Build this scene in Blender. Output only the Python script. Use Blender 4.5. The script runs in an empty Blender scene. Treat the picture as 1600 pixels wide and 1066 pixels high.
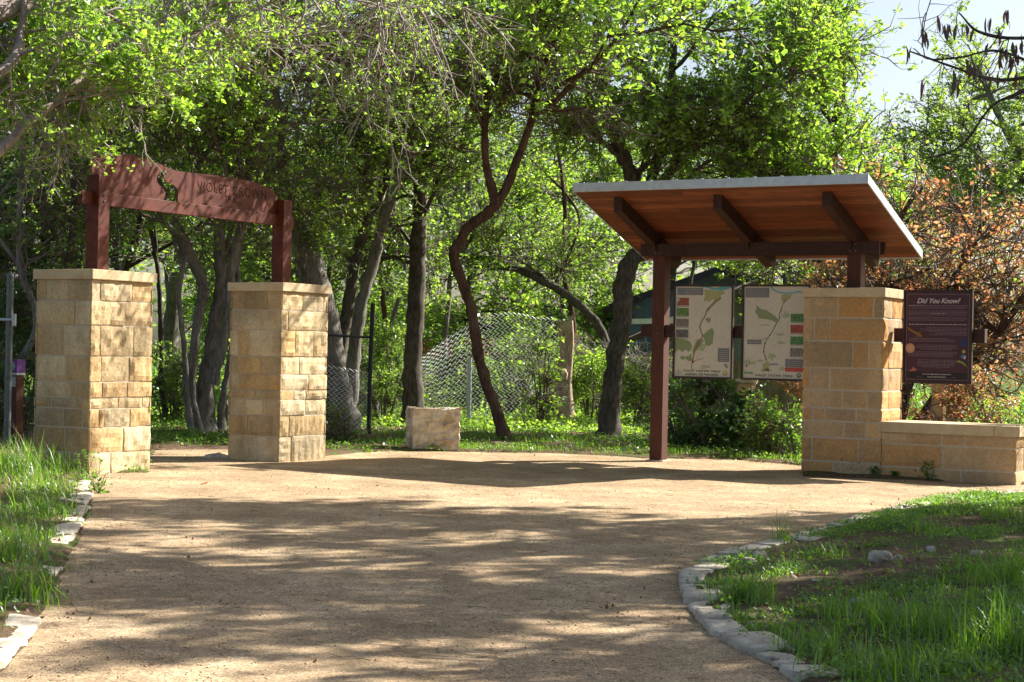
import bpy, bmesh, math, random
import numpy as np
from mathutils import Vector, Matrix
S = bpy.context.scene
C = S.collection
# ------------------------------------------------------------------ camera
FPX, PITCH, ROLL, EYE = 2771.7, 0.0047, 0.0193, 1.6
cd = bpy.data.cameras.new('camera'); cam = bpy.data.objects.new('camera', cd); C.objects.link(cam)
cd.sensor_width = 36.0; cd.lens = FPX / 1600 * 36.0; cd.clip_start = .1; cd.clip_end = 600
cam.matrix_world = (Matrix.Translation((0, 0, EYE)) @ Matrix.Rotation(math.pi / 2 + PITCH, 4, 'X') @ Matrix.Rotation(ROLL, 4, 'Z'))
S.camera = cam
# ------------------------------------------------------------------ sky and sun
SUN_EL, SUN_AZ = math.radians(36.2), math.radians(58.5)      # azimuth from +Y (view direction) towards +X
w = bpy.data.worlds.new('World'); S.world = w; w.use_nodes = True
nt = w.node_tree; nt.nodes.clear()
sky = nt.nodes.new('ShaderNodeTexSky'); sky.sky_type = 'NISHITA'; sky.sun_disc = False
sky.sun_elevation = SUN_EL; sky.sun_rotation = SUN_AZ; sky.air_density = 1.0; sky.dust_density = 3.0; sky.altitude = 200
bg = nt.nodes.new('ShaderNodeBackground'); bg.inputs[1].default_value = 0.064
ow = nt.nodes.new('ShaderNodeOutputWorld')
nt.links.new(sky.outputs[0], bg.inputs[0]); nt.links.new(bg.outputs[0], ow.inputs[0])
sd = bpy.data.lights.new('sun', 'SUN'); sd.energy = 5.0; sd.angle = math.radians(.53); sd.color = (1, .965, .90)
sun = bpy.data.objects.new('sun', sd); C.objects.link(sun)
SD = Vector((math.sin(SUN_AZ) * math.cos(SUN_EL), math.cos(SUN_AZ) * math.cos(SUN_EL), math.sin(SUN_EL)))
sun.rotation_euler = SD.to_track_quat('Z', 'Y').to_euler(); sun.location = SD * 30
S.view_settings.view_transform = 'Standard'; S.view_settings.look = 'None'
S.view_settings.exposure = 1.38; S.view_settings.gamma = 1; S.view_settings.use_curve_mapping = False
cy = S.cycles
cy.max_bounces = 6; cy.diffuse_bounces = 4; cy.glossy_bounces = 2; cy.transmission_bounces = 4; cy.transparent_max_bounces = 4
cy.caustics_reflective = False; cy.caustics_refractive = False

# ------------------------------------------------------------------ pixel rays (photo pixels, 1600 x 1066)
_F = np.array([0, math.cos(PITCH), math.sin(PITCH)]); _U0 = np.array([0, -math.sin(PITCH), math.cos(PITCH)]); _R0 = np.array([1., 0, 0])
_R = math.cos(ROLL) * _R0 + math.sin(ROLL) * _U0; _U = -math.sin(ROLL) * _R0 + math.cos(ROLL) * _U0
EYEP = np.array([0, 0, EYE])
def ray(x, y): return _F + _R * (x - 800) / FPX + _U * (533 - y) / FPX
def at(x, y, Y):
    d = ray(x, y); return EYEP + d * (Y / d[1])
def gnd(x, y, dz=0.0):
    d = ray(x, y); return EYEP + d * ((-.06 + dz - EYE) / (d[2] + .012 * d[0]))
def onplane(x, y, P0, n):
    d = ray(x, y); n = np.array(n); return EYEP + d * (((np.array(P0) - EYEP) @ n) / (d @ n))

# ------------------------------------------------------------------ helpers
def tag(o, label=None, cat=None, group=None, kind=None):
    if label: o['label'] = label
    if cat: o['category'] = cat
    if group: o['group'] = group
    if kind: o['kind'] = kind
    return o
def empty(name, loc, label, cat, group=None):
    o = bpy.data.objects.new(name, None); C.objects.link(o); o.location = Vector([float(c) for c in loc]); o.empty_display_size = .2
    bpy.context.view_layer.update()
    return tag(o, label, cat, group)
def link(name, me, mats, parent=None):
    o = bpy.data.objects.new(name, me); C.objects.link(o)
    for m in (mats if isinstance(mats, (list, tuple)) else [mats]): me.materials.append(m)
    if parent is not None:
        o.parent = parent; o.matrix_parent_inverse = Matrix.Translation(-parent.location)   # geometry is in world coordinates
    return o
def npmesh(name, V, Fq, mats, parent=None, smooth=False, mi=None, uv=None):
    """V (n,3); Fq list of face arrays (each (m,k))"""
    V = np.asarray(V, np.float32); me = bpy.data.meshes.new(name)
    Fq = [np.asarray(f, np.int32) for f in Fq if len(f)]
    loops = np.concatenate([f.ravel() for f in Fq]); tot = np.concatenate([np.full(len(f), f.shape[1], np.int32) for f in Fq])
    st = np.concatenate([[0], np.cumsum(tot)[:-1]]).astype(np.int32)
    me.vertices.add(len(V)); me.vertices.foreach_set('co', V.ravel())
    me.loops.add(len(loops)); me.loops.foreach_set('vertex_index', loops)
    me.polygons.add(len(tot)); me.polygons.foreach_set('loop_start', st)
    try: me.polygons.foreach_set('loop_total', tot)
    except Exception: pass
    if mi is not None: me.polygons.foreach_set('material_index', np.asarray(mi, np.int32))
    me.update(calc_edges=True)
    if smooth: me.polygons.foreach_set('use_smooth', np.ones(len(tot), bool))
    return link(name, me, mats, parent)
class MB:
    def __init__(s): s.v = []; s.f = []; s.n = 0
    def add(s, V, F):
        s.v.append(np.asarray(V, float)); s.f += [tuple(int(i) + s.n for i in f) for f in F]; s.n += len(V); return s
    def box(s, O, a, b, c, x0, x1, y0, y1, z0, z1):
        """box in local frame O,a,b,c"""
        O, a, b, c = (np.array(q, float) for q in (O, a, b, c))
        V = [O + a * x + b * y + c * z for z in (z0, z1) for y in (y0, y1) for x in (x0, x1)]
        return s.add(V, [(0, 2, 3, 1), (4, 5, 7, 6), (0, 1, 5, 4), (2, 6, 7, 3), (0, 4, 6, 2), (1, 3, 7, 5)])
    def build(s, name, mats, parent=None, bevel=0, smooth=False, bseg=2):
        me = bpy.data.meshes.new(name); me.from_pydata([tuple(p) for p in np.concatenate(s.v)], [], s.f); me.update()
        bm = bmesh.new(); bm.from_mesh(me); bmesh.ops.recalc_face_normals(bm, faces=bm.faces); bm.to_mesh(me); bm.free()
        if bevel:
            bm = bmesh.new(); bm.from_mesh(me)
            bmesh.ops.bevel(bm, geom=list(bm.edges), offset=bevel, segments=bseg, affect='EDGES', profile=.6); bm.to_mesh(me); bm.free()
        if smooth:
            for p in me.polygons: p.use_smooth = True
        return link(name, me, mats, parent)
def tubes(P, Rr, k=5, axis=None):
    """P (n,m,3) polylines, Rr (n,m) radii -> V,F quads"""
    P = np.asarray(P, float); Rr = np.asarray(Rr, float); n, m, _ = P.shape
    T = np.gradient(P, axis=1); T /= np.linalg.norm(T, axis=2, keepdims=True) + 1e-9
    ref = np.where(np.abs(T[:, :1, 2:3]) > .9, np.array([1., 0, 0]), np.array([0, 0, 1.])); ref = np.broadcast_to(ref if axis is None else np.array(axis, float), T.shape)
    A = np.cross(T, ref); A /= np.linalg.norm(A, axis=2, keepdims=True) + 1e-9; B = np.cross(T, A)
    th = np.arange(k) * 2 * math.pi / k
    V = P[:, :, None, :] + Rr[:, :, None, None] * (A[:, :, None, :] * np.cos(th)[:, None] + B[:, :, None, :] * np.sin(th)[:, None])
    idx = np.arange(n * m * k).reshape(n, m, k)
    a = idx[:, :-1, :]; b = np.roll(a, -1, 2); c = idx[:, 1:, :]; d = np.roll(c, -1, 2)
    F = np.stack([a, b, d, c], -1).reshape(-1, 4)
    return V.reshape(-1, 3), F
def smoothline(pts, rad, sub=6):
    """Catmull-Rom through pts -> (m,3),(m)"""
    p = np.asarray(pts, float); r = np.asarray(rad, float); p = np.vstack([2 * p[0] - p[1], p, 2 * p[-1] - p[-2]]); out = []; ro = []
    for i in range(1, len(p) - 2):
        for t in np.arange(sub) / sub:
            a, b, c, d = p[i - 1:i + 3]
            out.append(.5 * ((2 * b) + (c - a) * t + (2 * a - 5 * b + 4 * c - d) * t * t + (3 * b - a - 3 * c + d) * t ** 3)); ro.append(r[i - 1] * (1 - t) + r[i] * t)
    out.append(p[-2]); ro.append(r[-1]); return np.array(out), np.array(ro)
def vnoise(P, s=1.0, seed=0):
    """cheap smooth noise from sines, -1..1"""
    rg = np.random.default_rng(seed); P = np.asarray(P, float) / s; o = 0
    for i in range(7):
        k = rg.normal(size=P.shape[-1]) * (1 + i * .45); o = o + np.sin(P @ k * 2 + rg.uniform(0, 6.28)) / (1 + i * .35)
    return o / 3.2

# ------------------------------------------------------------------ materials
def newmat(name):
    m = bpy.data.materials.new(name); m.use_nodes = True; t = m.node_tree; t.nodes.clear(); return m, t
def N(t, typ, **kw):
    n = t.nodes.new(typ)
    for k, v in kw.items():
        if k.startswith('i_'): n.inputs[k[2:].replace('_', ' ')].default_value = v
        else: setattr(n, k, v)
    return n
def ramp(t, fac, stops, interp='LINEAR'):
    r = t.nodes.new('ShaderNodeValToRGB'); e = r.color_ramp; e.interpolation = interp
    e.elements[0].position = stops[0][0]; e.elements[0].color = (*stops[0][1], 1)
    e.elements[1].position = stops[-1][0]; e.elements[1].color = (*stops[-1][1], 1)
    for p, c in stops[1:-1]: q = e.elements.new(p); q.color = (*c, 1)
    t.links.new(fac, r.inputs[0]); return r.outputs[0]
def noise(t, scale, detail=4, rough=.55, vec=None, dist=0):
    n = t.nodes.new('ShaderNodeTexNoise'); n.inputs['Scale'].default_value = scale; n.inputs['Detail'].default_value = detail
    n.inputs['Roughness'].default_value = rough; n.inputs['Distortion'].default_value = dist
    if vec is not None: t.links.new(vec, n.inputs['Vector'])
    return n.outputs['Fac']
def coord(t): return t.nodes.new('ShaderNodeTexCoord').outputs['Object']
def mapping(t, vec, scale=(1, 1, 1), rot=(0, 0, 0)):
    m = t.nodes.new('ShaderNodeMapping'); m.inputs['Scale'].default_value = scale; m.inputs['Rotation'].default_value = rot; t.links.new(vec, m.inputs['Vector']); return m.outputs[0]
def mixc(t, fac, a, b, mode='MIX'):
    m = t.nodes.new('ShaderNodeMix'); m.data_type = 'RGBA'; m.blend_type = mode
    for s, i in ((fac, 0), (a, 6), (b, 7)):
        if hasattr(s, 'links') or hasattr(s, 'is_linked'): t.links.new(s, m.inputs[i])
        else: m.inputs[i].default_value = s if i == 0 else (*s, 1)
    return m.outputs[2]
def mixf(t, op, a, b):
    m = t.nodes.new('ShaderNodeMath'); m.operation = op
    for i, s in enumerate((a, b)):
        if hasattr(s, 'is_linked'): t.links.new(s, m.inputs[i])
        else: m.inputs[i].default_value = s
    return m.outputs[0]
def finish(m, t, col, rough=.8, bump=None, bstr=.3, bdist=.02, metallic=0, spec=.3, roughsock=None):
    p = t.nodes.new('ShaderNodeBsdfPrincipled'); o = t.nodes.new('ShaderNodeOutputMaterial')
    if hasattr(col, 'is_linked'): t.links.new(col, p.inputs['Base Color'])
    else: p.inputs['Base Color'].default_value = (*col, 1)
    p.inputs['Roughness'].default_value = rough; p.inputs['Metallic'].default_value = metallic; p.inputs['Specular IOR Level'].default_value = spec
    if roughsock is not None: t.links.new(roughsock, p.inputs['Roughness'])
    if bump is not None:
        b = t.nodes.new('ShaderNodeBump'); b.inputs['Strength'].default_value = bstr; b.inputs['Distance'].default_value = bdist
        t.links.new(bump, b.inputs['Height']); t.links.new(b.outputs[0], p.inputs['Normal'])
    t.links.new(p.outputs[0], o.inputs['Surface']); return m
def island(t): return t.nodes.new('ShaderNodeNewGeometry').outputs['Random Per Island']

def mat_plain(name, col, rough=.7, metallic=0, var=.15, scale=8, spec=.3):
    m, t = newmat(name); c = coord(t); n = noise(t, scale, 5, .6, c)
    dark = tuple(x * (1 - var) for x in col); lite = tuple(min(1, x * (1 + var)) for x in col)
    return finish(m, t, ramp(t, n, [(.3, dark), (.7, lite)]), rough, noise(t, scale * 6, 3, .6, c), .15, .01, metallic, spec)
def mat_leaf(name, cols, trans=.45, tcol=None, gloss=.06):
    """cols: three base colours chosen per leaf"""
    m, t = newmat(name); r = island(t)
    c = ramp(t, r, [(0, cols[0]), (.5, cols[1]), (1, cols[2])])
    n = noise(t, .9, 2, .5, coord(t)); c = mixc(t, ramp(t, n, [(.35, (0, 0, 0)), (.7, (.5, .5, .5))]), c, cols[3] if len(cols) > 3 else cols[2])
    d = t.nodes.new('ShaderNodeBsdfDiffuse'); tr = t.nodes.new('ShaderNodeBsdfTranslucent'); g = t.nodes.new('ShaderNodeBsdfGlossy')
    g.inputs['Roughness'].default_value = .42; g.inputs['Color'].default_value = (.8, .85, .8, 1)
    t.links.new(c, d.inputs['Color'])
    tc = mixc(t, 1.0, c, tcol or (2.5, 2.5, .95), 'MULTIPLY'); t.links.new(tc, tr.inputs['Color'])
    a = t.nodes.new('ShaderNodeMixShader'); a.inputs[0].default_value = trans; t.links.new(d.outputs[0], a.inputs[1]); t.links.new(tr.outputs[0], a.inputs[2])
    b = t.nodes.new('ShaderNodeMixShader'); b.inputs[0].default_value = gloss; t.links.new(a.outputs[0], b.inputs[1]); t.links.new(g.outputs[0], b.inputs[2])
    o = t.nodes.new('ShaderNodeOutputMaterial'); t.links.new(b.outputs[0], o.inputs['Surface']); return m
def mat_bark(name, dark, mid, lite, scale=1.0):
    m, t = newmat(name); c = coord(t)
    v = mapping(t, c, (14 * scale, 14 * scale, 3.2 * scale)); n = noise(t, 1.6, 6, .7, v, .6); n2 = noise(t, 2.2, 4, .6, c)
    col = ramp(t, n, [(.3, dark), (.5, mid), (.72, lite)]); col = mixc(t, ramp(t, n2, [(.45, (0, 0, 0)), (.7, (.55, .55, .55))]), col, lite)
    return finish(m, t, col, .95, n, 1.0, .03, 0, .15)
def mat_stone(name, cols, mortar=None, stain=.62):
    m, t = newmat(name); c = coord(t); r = island(t)
    base = ramp(t, r, [(i / (len(cols) - 1), q) for i, q in enumerate(cols)])
    n1 = noise(t, 3.2, 6, .65, c, .4); n2 = noise(t, 28, 5, .7, c); n3 = noise(t, 1.3, 5, .6, mapping(t, c, (1, 1, .45)))
    base = mixc(t, ramp(t, n1, [(.46, (0, 0, 0)), (.7, (.55, .55, .55))]), base, (.58, .36, .15))
    base = mixc(t, ramp(t, n3, [(.44, (0, 0, 0)), (.62, (stain, stain, stain))]), base, (.16, .13, .08))
    base = mixc(t, .35, base, ramp(t, n2, [(.3, (.25, .2, .12)), (.7, (.95, .85, .68))]), 'OVERLAY')
    return finish(m, t, base, .92, mixf(t, 'ADD', n2, mixf(t, 'MULTIPLY', n1, 1.6)), .55, .02, 0, .12)
LIME = [(.40, .30, .17), (.68, .55, .36), (.52, .36, .18), (.74, .62, .44), (.42, .35, .23), (.62, .43, .22), (.66, .55, .38)]
M = {}
M['stone'] = mat_stone('limestone_block', LIME)
M['stone_kiosk'] = mat_stone('sandstone_block', [(.60, .36, .17), (.36, .28, .19), (.62, .33, .12), (.44, .34, .24), (.68, .47, .27), (.32, .25, .18), (.56, .38, .20)], stain=.35)
m, t = newmat('mortar'); c = coord(t); M['mortar'] = finish(m, t, ramp(t, noise(t, 40, 4, .7, c), [(.3, (.45, .37, .26)), (.7, (.62, .53, .40))]), .95, noise(t, 120, 3, .6, c), .5, .01)
m, t = newmat('cap_limestone'); c = coord(t)
cc = ramp(t, noise(t, 5, 6, .6, c), [(.3, (.50, .37, .21)), (.7, (.66, .53, .34))]); cc = mixc(t, ramp(t, noise(t, 2.1, 5, .6, c), [(.52, (0, 0, 0)), (.75, (.5, .5, .5))]), cc, (.30, .22, .13))
M['cap'] = finish(m, t, cc, .9, noise(t, 60, 4, .6, c), .35, .01, 0, .15)
m, t = newmat('pale_flagstone'); c = coord(t); cc = ramp(t, island(t), [(0, (.38, .315, .24)), (.5, (.62, .53, .42)), (1, (.50, .42, .325))])
cc = mixc(t, ramp(t, noise(t, 4, 6, .7, c), [(.45, (0, 0, 0)), (.66, (.7, .7, .7))]), cc, (.24, .21, .17)); cc = mixc(t, .4, cc, ramp(t, noise(t, 40, 5, .7, c), [(.3, (.3, .28, .25)), (.7, (.85, .82, .76))]), 'OVERLAY'); M['flag'] = finish(m, t, cc, .95, noise(t, 18, 6, .75, c), .8, .02, 0, .1)
m, t = newmat('boulder_limestone'); c = coord(t)
cc = ramp(t, noise(t, 6, 7, .7, c, .5), [(.34, (.42, .29, .16)), (.47, (.66, .55, .38)), (.6, (.82, .76, .62))]); M['boulder'] = finish(m, t, cc, .95, noise(t, 16, 8, .75, c), 1.0, .05, 0, .1)
# painted rusty steel of the gate
m, t = newmat('red_painted_steel'); c = coord(t); n = noise(t, 7, 6, .65, c, .8); n2 = noise(t, 1.7, 4, .6, mapping(t, c, (1, 1, .5)))
cc = ramp(t, n, [(.3, (.055, .012, .007)), (.55, (.115, .025, .013)), (.75, (.185, .048, .024))]); cc = mixc(t, ramp(t, n2, [(.5, (0, 0, 0)), (.75, (.45, .45, .45))]), cc, (.17, .055, .03))
M['redsteel'] = finish(m, t, cc, .62, noise(t, 60, 3, .5, c), .12, .005, 0, .25)
# timber posts: brown red stain
def mat_timber(name, a, b, sc=(60, 60, 3), rough=.65):
    m, t = newmat(name); c = coord(t); n = noise(t, 1, 6, .7, mapping(t, c, sc), .5); k = noise(t, 2.2, 4, .6, c)
    cc = ramp(t, n, [(.3, a), (.7, b)]); cc = mixc(t, ramp(t, k, [(.5, (0, 0, 0)), (.8, (.5, .5, .5))]), cc, tuple(x * .55 for x in a))
    return finish(m, t, cc, rough, n, .3, .008, 0, .3)
M['post'] = mat_timber('stained_timber_post', (.048, .016, .010), (.12, .039, .022))
M['beam'] = mat_timber('stained_timber_beam', (.028, .011, .008), (.065, .024, .015), (20, 20, 20))
# soffit boards, each board an island
m, t = newmat('cedar_soffit_boards'); c = coord(t); r = island(t); g = noise(t, 1, 6, .7, mapping(t, c, (4, 70, 70), (0, 0, 0)), 1.2)
AK = .512
g = noise(t, 1, 6, .7, mapping(t, mapping(t, c, (1, 1, 1), (0, 0, AK)), (2.2, 34, 34)), 1.6)
cc = ramp(t, r, [(0, (.10, .026, .011)), (.35, (.27, .074, .029)), (.7, (.15, .038, .015)), (1, (.40, .13, .052))])
cc = mixc(t, ramp(t, g, [(.38, (.9, .9, .9)), (.62, (0, 0, 0))]), cc, (.09, .025, .009)); M['soffit'] = finish(m, t, cc, .5, g, .2, .005, 0, .4)
m, t = newmat('galvanised_metal'); c = coord(t); cc = ramp(t, noise(t, 9, 5, .7, c), [(.3, (.42, .45, .48)), (.7, (.58, .61, .64))]); M['galv'] = finish(m, t, cc, .42, None, 0, 0, .55, .5)
m, t = newmat('weathered_galvanised_post'); c = coord(t); cc = ramp(t, noise(t, 16, 5, .7, c), [(.3, (.09, .105, .105)), (.7, (.19, .21, .21))]); M['galvdark'] = finish(m, t, cc, .5, None, 0, 0, .4, .4)
M['black'] = mat_plain('black_paint', (.02, .022, .026), .5)
M['frame'] = mat_plain('dark_brown_frame', (.045, .022, .016), .5)
M['wire'] = mat_plain('zinc_wire', (.78, .79, .80), .4, .2)
# path: crushed granite
m, t = newmat('crushed_granite_path'); c = coord(t)
n1 = noise(t, 1.1, 6, .6, c); n2 = noise(t, 75, 4, .7, c); n3 = noise(t, 9, 6, .75, c); vo = t.nodes.new('ShaderNodeTexVoronoi'); vo.inputs['Scale'].default_value = 95; t.links.new(c, vo.inputs['Vector'])
cc = ramp(t, n1, [(.32, (.31, .224, .135)), (.55, (.45, .335, .210)), (.72, (.60, .465, .30))])
cc = mixc(t, ramp(t, n3, [(.45, (0, 0, 0)), (.68, (.7, .7, .7))]), cc, (.21, .145, .088))
cc = mixc(t, .8, cc, ramp(t, n2, [(.34, (.12, .11, .10)), (.5, (.5, .5, .5)), (.68, (.95, .92, .88))]), 'OVERLAY'); cc = mixc(t, .5, cc, ramp(t, noise(t, 28, 5, .8, c), [(.36, (.22, .2, .18)), (.62, (.72, .71, .7))]), 'OVERLAY')
cc = mixc(t, .35, cc, ramp(t, vo.outputs['Color'], [(0, (.3, .28, .25)), (1, (.75, .73, .7))]), 'OVERLAY')
M['path'] = finish(m, t, cc, .95, mixf(t, 'ADD', n2, mixf(t, 'MULTIPLY', n3, 1.5)), .6, .012, 0, .1)
# soil / litter ground
m, t = newmat('leaf_littered_soil'); c = coord(t); n1 = noise(t, .8, 6, .65, c); n2 = noise(t, 24, 6, .75, c); n3 = noise(t, .25, 4, .6, c)
cc = ramp(t, n2, [(.3, (.055, .034, .019)), (.5, (.13, .085, .050)), (.72, (.26, .185, .12))]); gg = ramp(t, n2, [(.3, (.035, .075, .012)), (.7, (.12, .20, .035))])
sx = t.nodes.new('ShaderNodeSeparateXYZ'); t.links.new(c, sx.inputs[0])
far = t.nodes.new('ShaderNodeMapRange'); far.inputs[1].default_value = 36; far.inputs[2].default_value = 44; t.links.new(sx.outputs['Y'], far.inputs[0])
gm = mixf(t, 'MAXIMUM', ramp(t, n1, [(.5, (0, 0, 0)), (.62, (.8, .8, .8))]), far.outputs[0])
M['soil'] = finish(m, t, mixc(t, gm, cc, gg), .95, n2, .8, .03, 0, .1)
M['gravelstone'] = mat_stone('gravel_grain', [(.25, .19, .13), (.50, .40, .28), (.34, .27, .21), (.62, .54, .42), (.16, .13, .10)], stain=.1)
M['leafA'] = mat_leaf('elm_leaf_bright', [(.105, .195, .035), (.18, .29, .055), (.30, .42, .09), (.13, .23, .045)], .56)
M['leafB'] = mat_leaf('oak_leaf_mid', [(.085, .155, .036), (.145, .235, .055), (.24, .34, .085), (.11, .18, .045)], .52)
M['leafC'] = mat_leaf('evergreen_leaf_dark', [(.034, .078, .018), (.06, .125, .028), (.105, .185, .042), (.05, .11, .026)], .35, (2.0, 2.0, .9), .05)
M['leafO'] = mat_leaf('dead_orange_leaf', [(.32, .13, .062), (.50, .25, .13), (.17, .25, .06), (.40, .27, .16)], .5, (2.0, 1.6, 1.2), .08)
M['leafP'] = mat_leaf('pale_spring_leaf', [(.15, .24, .06), (.22, .32, .09), (.26, .34, .12), (.2, .3, .08)], .45)
M['leafD'] = mat_leaf('dead_hanging_leaf', [(.05, .022, .016), (.085, .036, .024), (.035, .018, .014), (.06, .03, .02)], .3, (1.8, 1.3, 1.0), .08)
M['grass'] = mat_leaf('grass_blade', [(.055, .125, .014), (.095, .20, .022), (.17, .29, .04), (.12, .21, .035)], .45)
M['straw'] = mat_leaf('dry_grass_straw', [(.40, .32, .18), (.52, .43, .27), (.34, .26, .15), (.45, .36, .2)], .35, (1.2, 1.1, .9))
M['weed'] = mat_leaf('weed_leaf', [(.055, .125, .016), (.10, .20, .028), (.17, .29, .045), (.09, .17, .025)], .45)
M['litter'] = mat_leaf('brown_litter_leaf', [(.16, .075, .04), (.26, .14, .08), (.10, .05, .03), (.34, .20, .12)], .2, (1.2, 1, .8))
M['barkG'] = mat_bark('grey_bark', (.06, .052, .043), (.17, .15, .125), (.34, .31, .27))
M['barkD'] = mat_bark('dark_bark', (.026, .022, .018), (.085, .071, .057), (.20, .17, .14))
M['barkR'] = mat_bark('reddish_bark', (.030, .018, .013), (.085, .048, .034), (.19, .115, .082))
M['barkP'] = mat_bark('peeled_pinkish_bark', (.13, .09, .075), (.32, .24, .21), (.48, .39, .35))
M['twig'] = mat_plain('grey_twig', (.17, .135, .11), .9, 0, .4, 3)
M['twigL'] = mat_plain('lichen_grey_twig', (.33, .285, .25), .9, 0, .35, 3)
M['deadwood'] = mat_bark('weathered_cedar', (.13, .085, .05), (.40, .30, .20), (.62, .50, .37), .8)

# ------------------------------------------------------------------ ground heights
PATHPX = [(-120, 1110), (20, 1045), (60, 1000), (76, 965), (98, 915), (120, 868), (142, 815), (152, 775), (143, 745), (140, 739)]
PATH2 = [(237, 739), (238, 716), (248, 703), (352, 702), (420, 716), (508, 713), (560, 707), (625, 705), (715, 705), (850, 708), (940, 712), (1010, 717), (1130, 716), (1250, 727), (1250, 744), (1380, 748), (1590, 757), (1640, 762)]
PATH3 = [(1590, 769), (1500, 774), (1440, 783), (1390, 796), (1300, 819), (1230, 840), (1180, 853), (1110, 872), (1072, 888), (1057, 905), (1060, 930), (1078, 960), (1120, 1000), (1180, 1032), (1240, 1066), (1300, 1110)]
poly = np.array([gnd(*p)[:2] for p in PATHPX + PATH2 + PATH3] + [(2.0, 4), (2.6, -6), (-4, -6), (-3.0, 4)])
def sdist(XY):
    """signed distance to path polygon, negative inside"""
    XY = np.asarray(XY, float); a = poly; b = np.roll(poly, -1, 0); D = np.full(len(XY), 1e9); ins = np.zeros(len(XY), bool)
    for p, q in zip(a, b):
        e = q - p; w = XY - p; t = np.clip((w @ e) / (e @ e), 0, 1); D = np.minimum(D, np.linalg.norm(w - t[:, None] * e, axis=1))
        cnd = ((p[1] > XY[:, 1]) != (q[1] > XY[:, 1])); xx = (q[0] - p[0]) * (XY[:, 1] - p[1]) / (q[1] - p[1] + 1e-12) + p[0]
        ins ^= cnd & (XY[:, 0] < xx)
    return np.where(ins, -D, D)
def sst(x, a, b): x = np.clip((x - a) / (b - a), 0, 1); return x * x * (3 - 2 * x)
def zbase(XY): return -.012 * (np.clip(XY[:, 0], -5, 9) + 5)
def zg(XY):
    XY = np.atleast_2d(np.asarray(XY, float)); d = sdist(XY); x, y = XY[:, 0], XY[:, 1]
    z = zbase(XY) - .05 + .075 * sst(d, -.06, .12)
    z += .10 * sst(d, .1, 2.5) * (x > 0) * (y < 24) + .30 * sst(d, .05, 3.2) * (x < -2) * (y < 24)
    z += .05 * vnoise(np.c_[x, y], 1.6, 3) * sst(d, .1, 1.0)
    return z
def zg1(x, y): return float(zg([[x, y]])[0])
xs = np.unique(np.round(np.concatenate([np.linspace(-90, -14, 30), np.arange(-14, -8, .4), np.arange(-8, 8, .11), np.arange(8, 14, .4), np.linspace(14, 90, 30)]), 3))
ys = np.unique(np.round(np.concatenate([np.linspace(-12, 5, 20), np.arange(5, 31, .13), np.arange(31, 46, .4), np.linspace(46, 260, 50)]), 3))
GX, GY = np.meshgrid(xs, ys); XY = np.c_[GX.ravel(), GY.ravel()]; Z = zg(XY)
idx = np.arange(len(XY)).reshape(len(ys), len(xs)); Q = np.stack([idx[:-1, :-1], idx[:-1, 1:], idx[1:, 1:], idx[1:, :-1]], -1).reshape(-1, 4)
tag(npmesh('ground', np.c_[XY, Z], [Q], M['soil'], smooth=True), kind='structure')
xs = np.arange(-8, 9, .16); ys = np.arange(-6, 32, .16); GX, GY = np.meshgrid(xs, ys); XY = np.c_[GX.ravel(), GY.ravel()]; sdv = sdist(XY)
idx = np.arange(len(XY)).reshape(len(ys), len(xs)); Q = np.stack([idx[:-1, :-1], idx[:-1, 1:], idx[1:, 1:], idx[1:, :-1]], -1).reshape(-1, 4)
Q = Q[(sdv[Q] < .2).all(1)]; used = np.unique(Q); rm = np.zeros(len(XY), int); rm[used] = np.arange(len(used))
tag(npmesh('path', np.c_[XY, zbase(XY) + .010 * vnoise(XY, 1.1, 5) - .006][used], [rm[Q]], M['path'], smooth=True), kind='structure')
def zp(XY): return zbase(XY) + .010 * vnoise(XY, 1.1, 5) - .006

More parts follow.
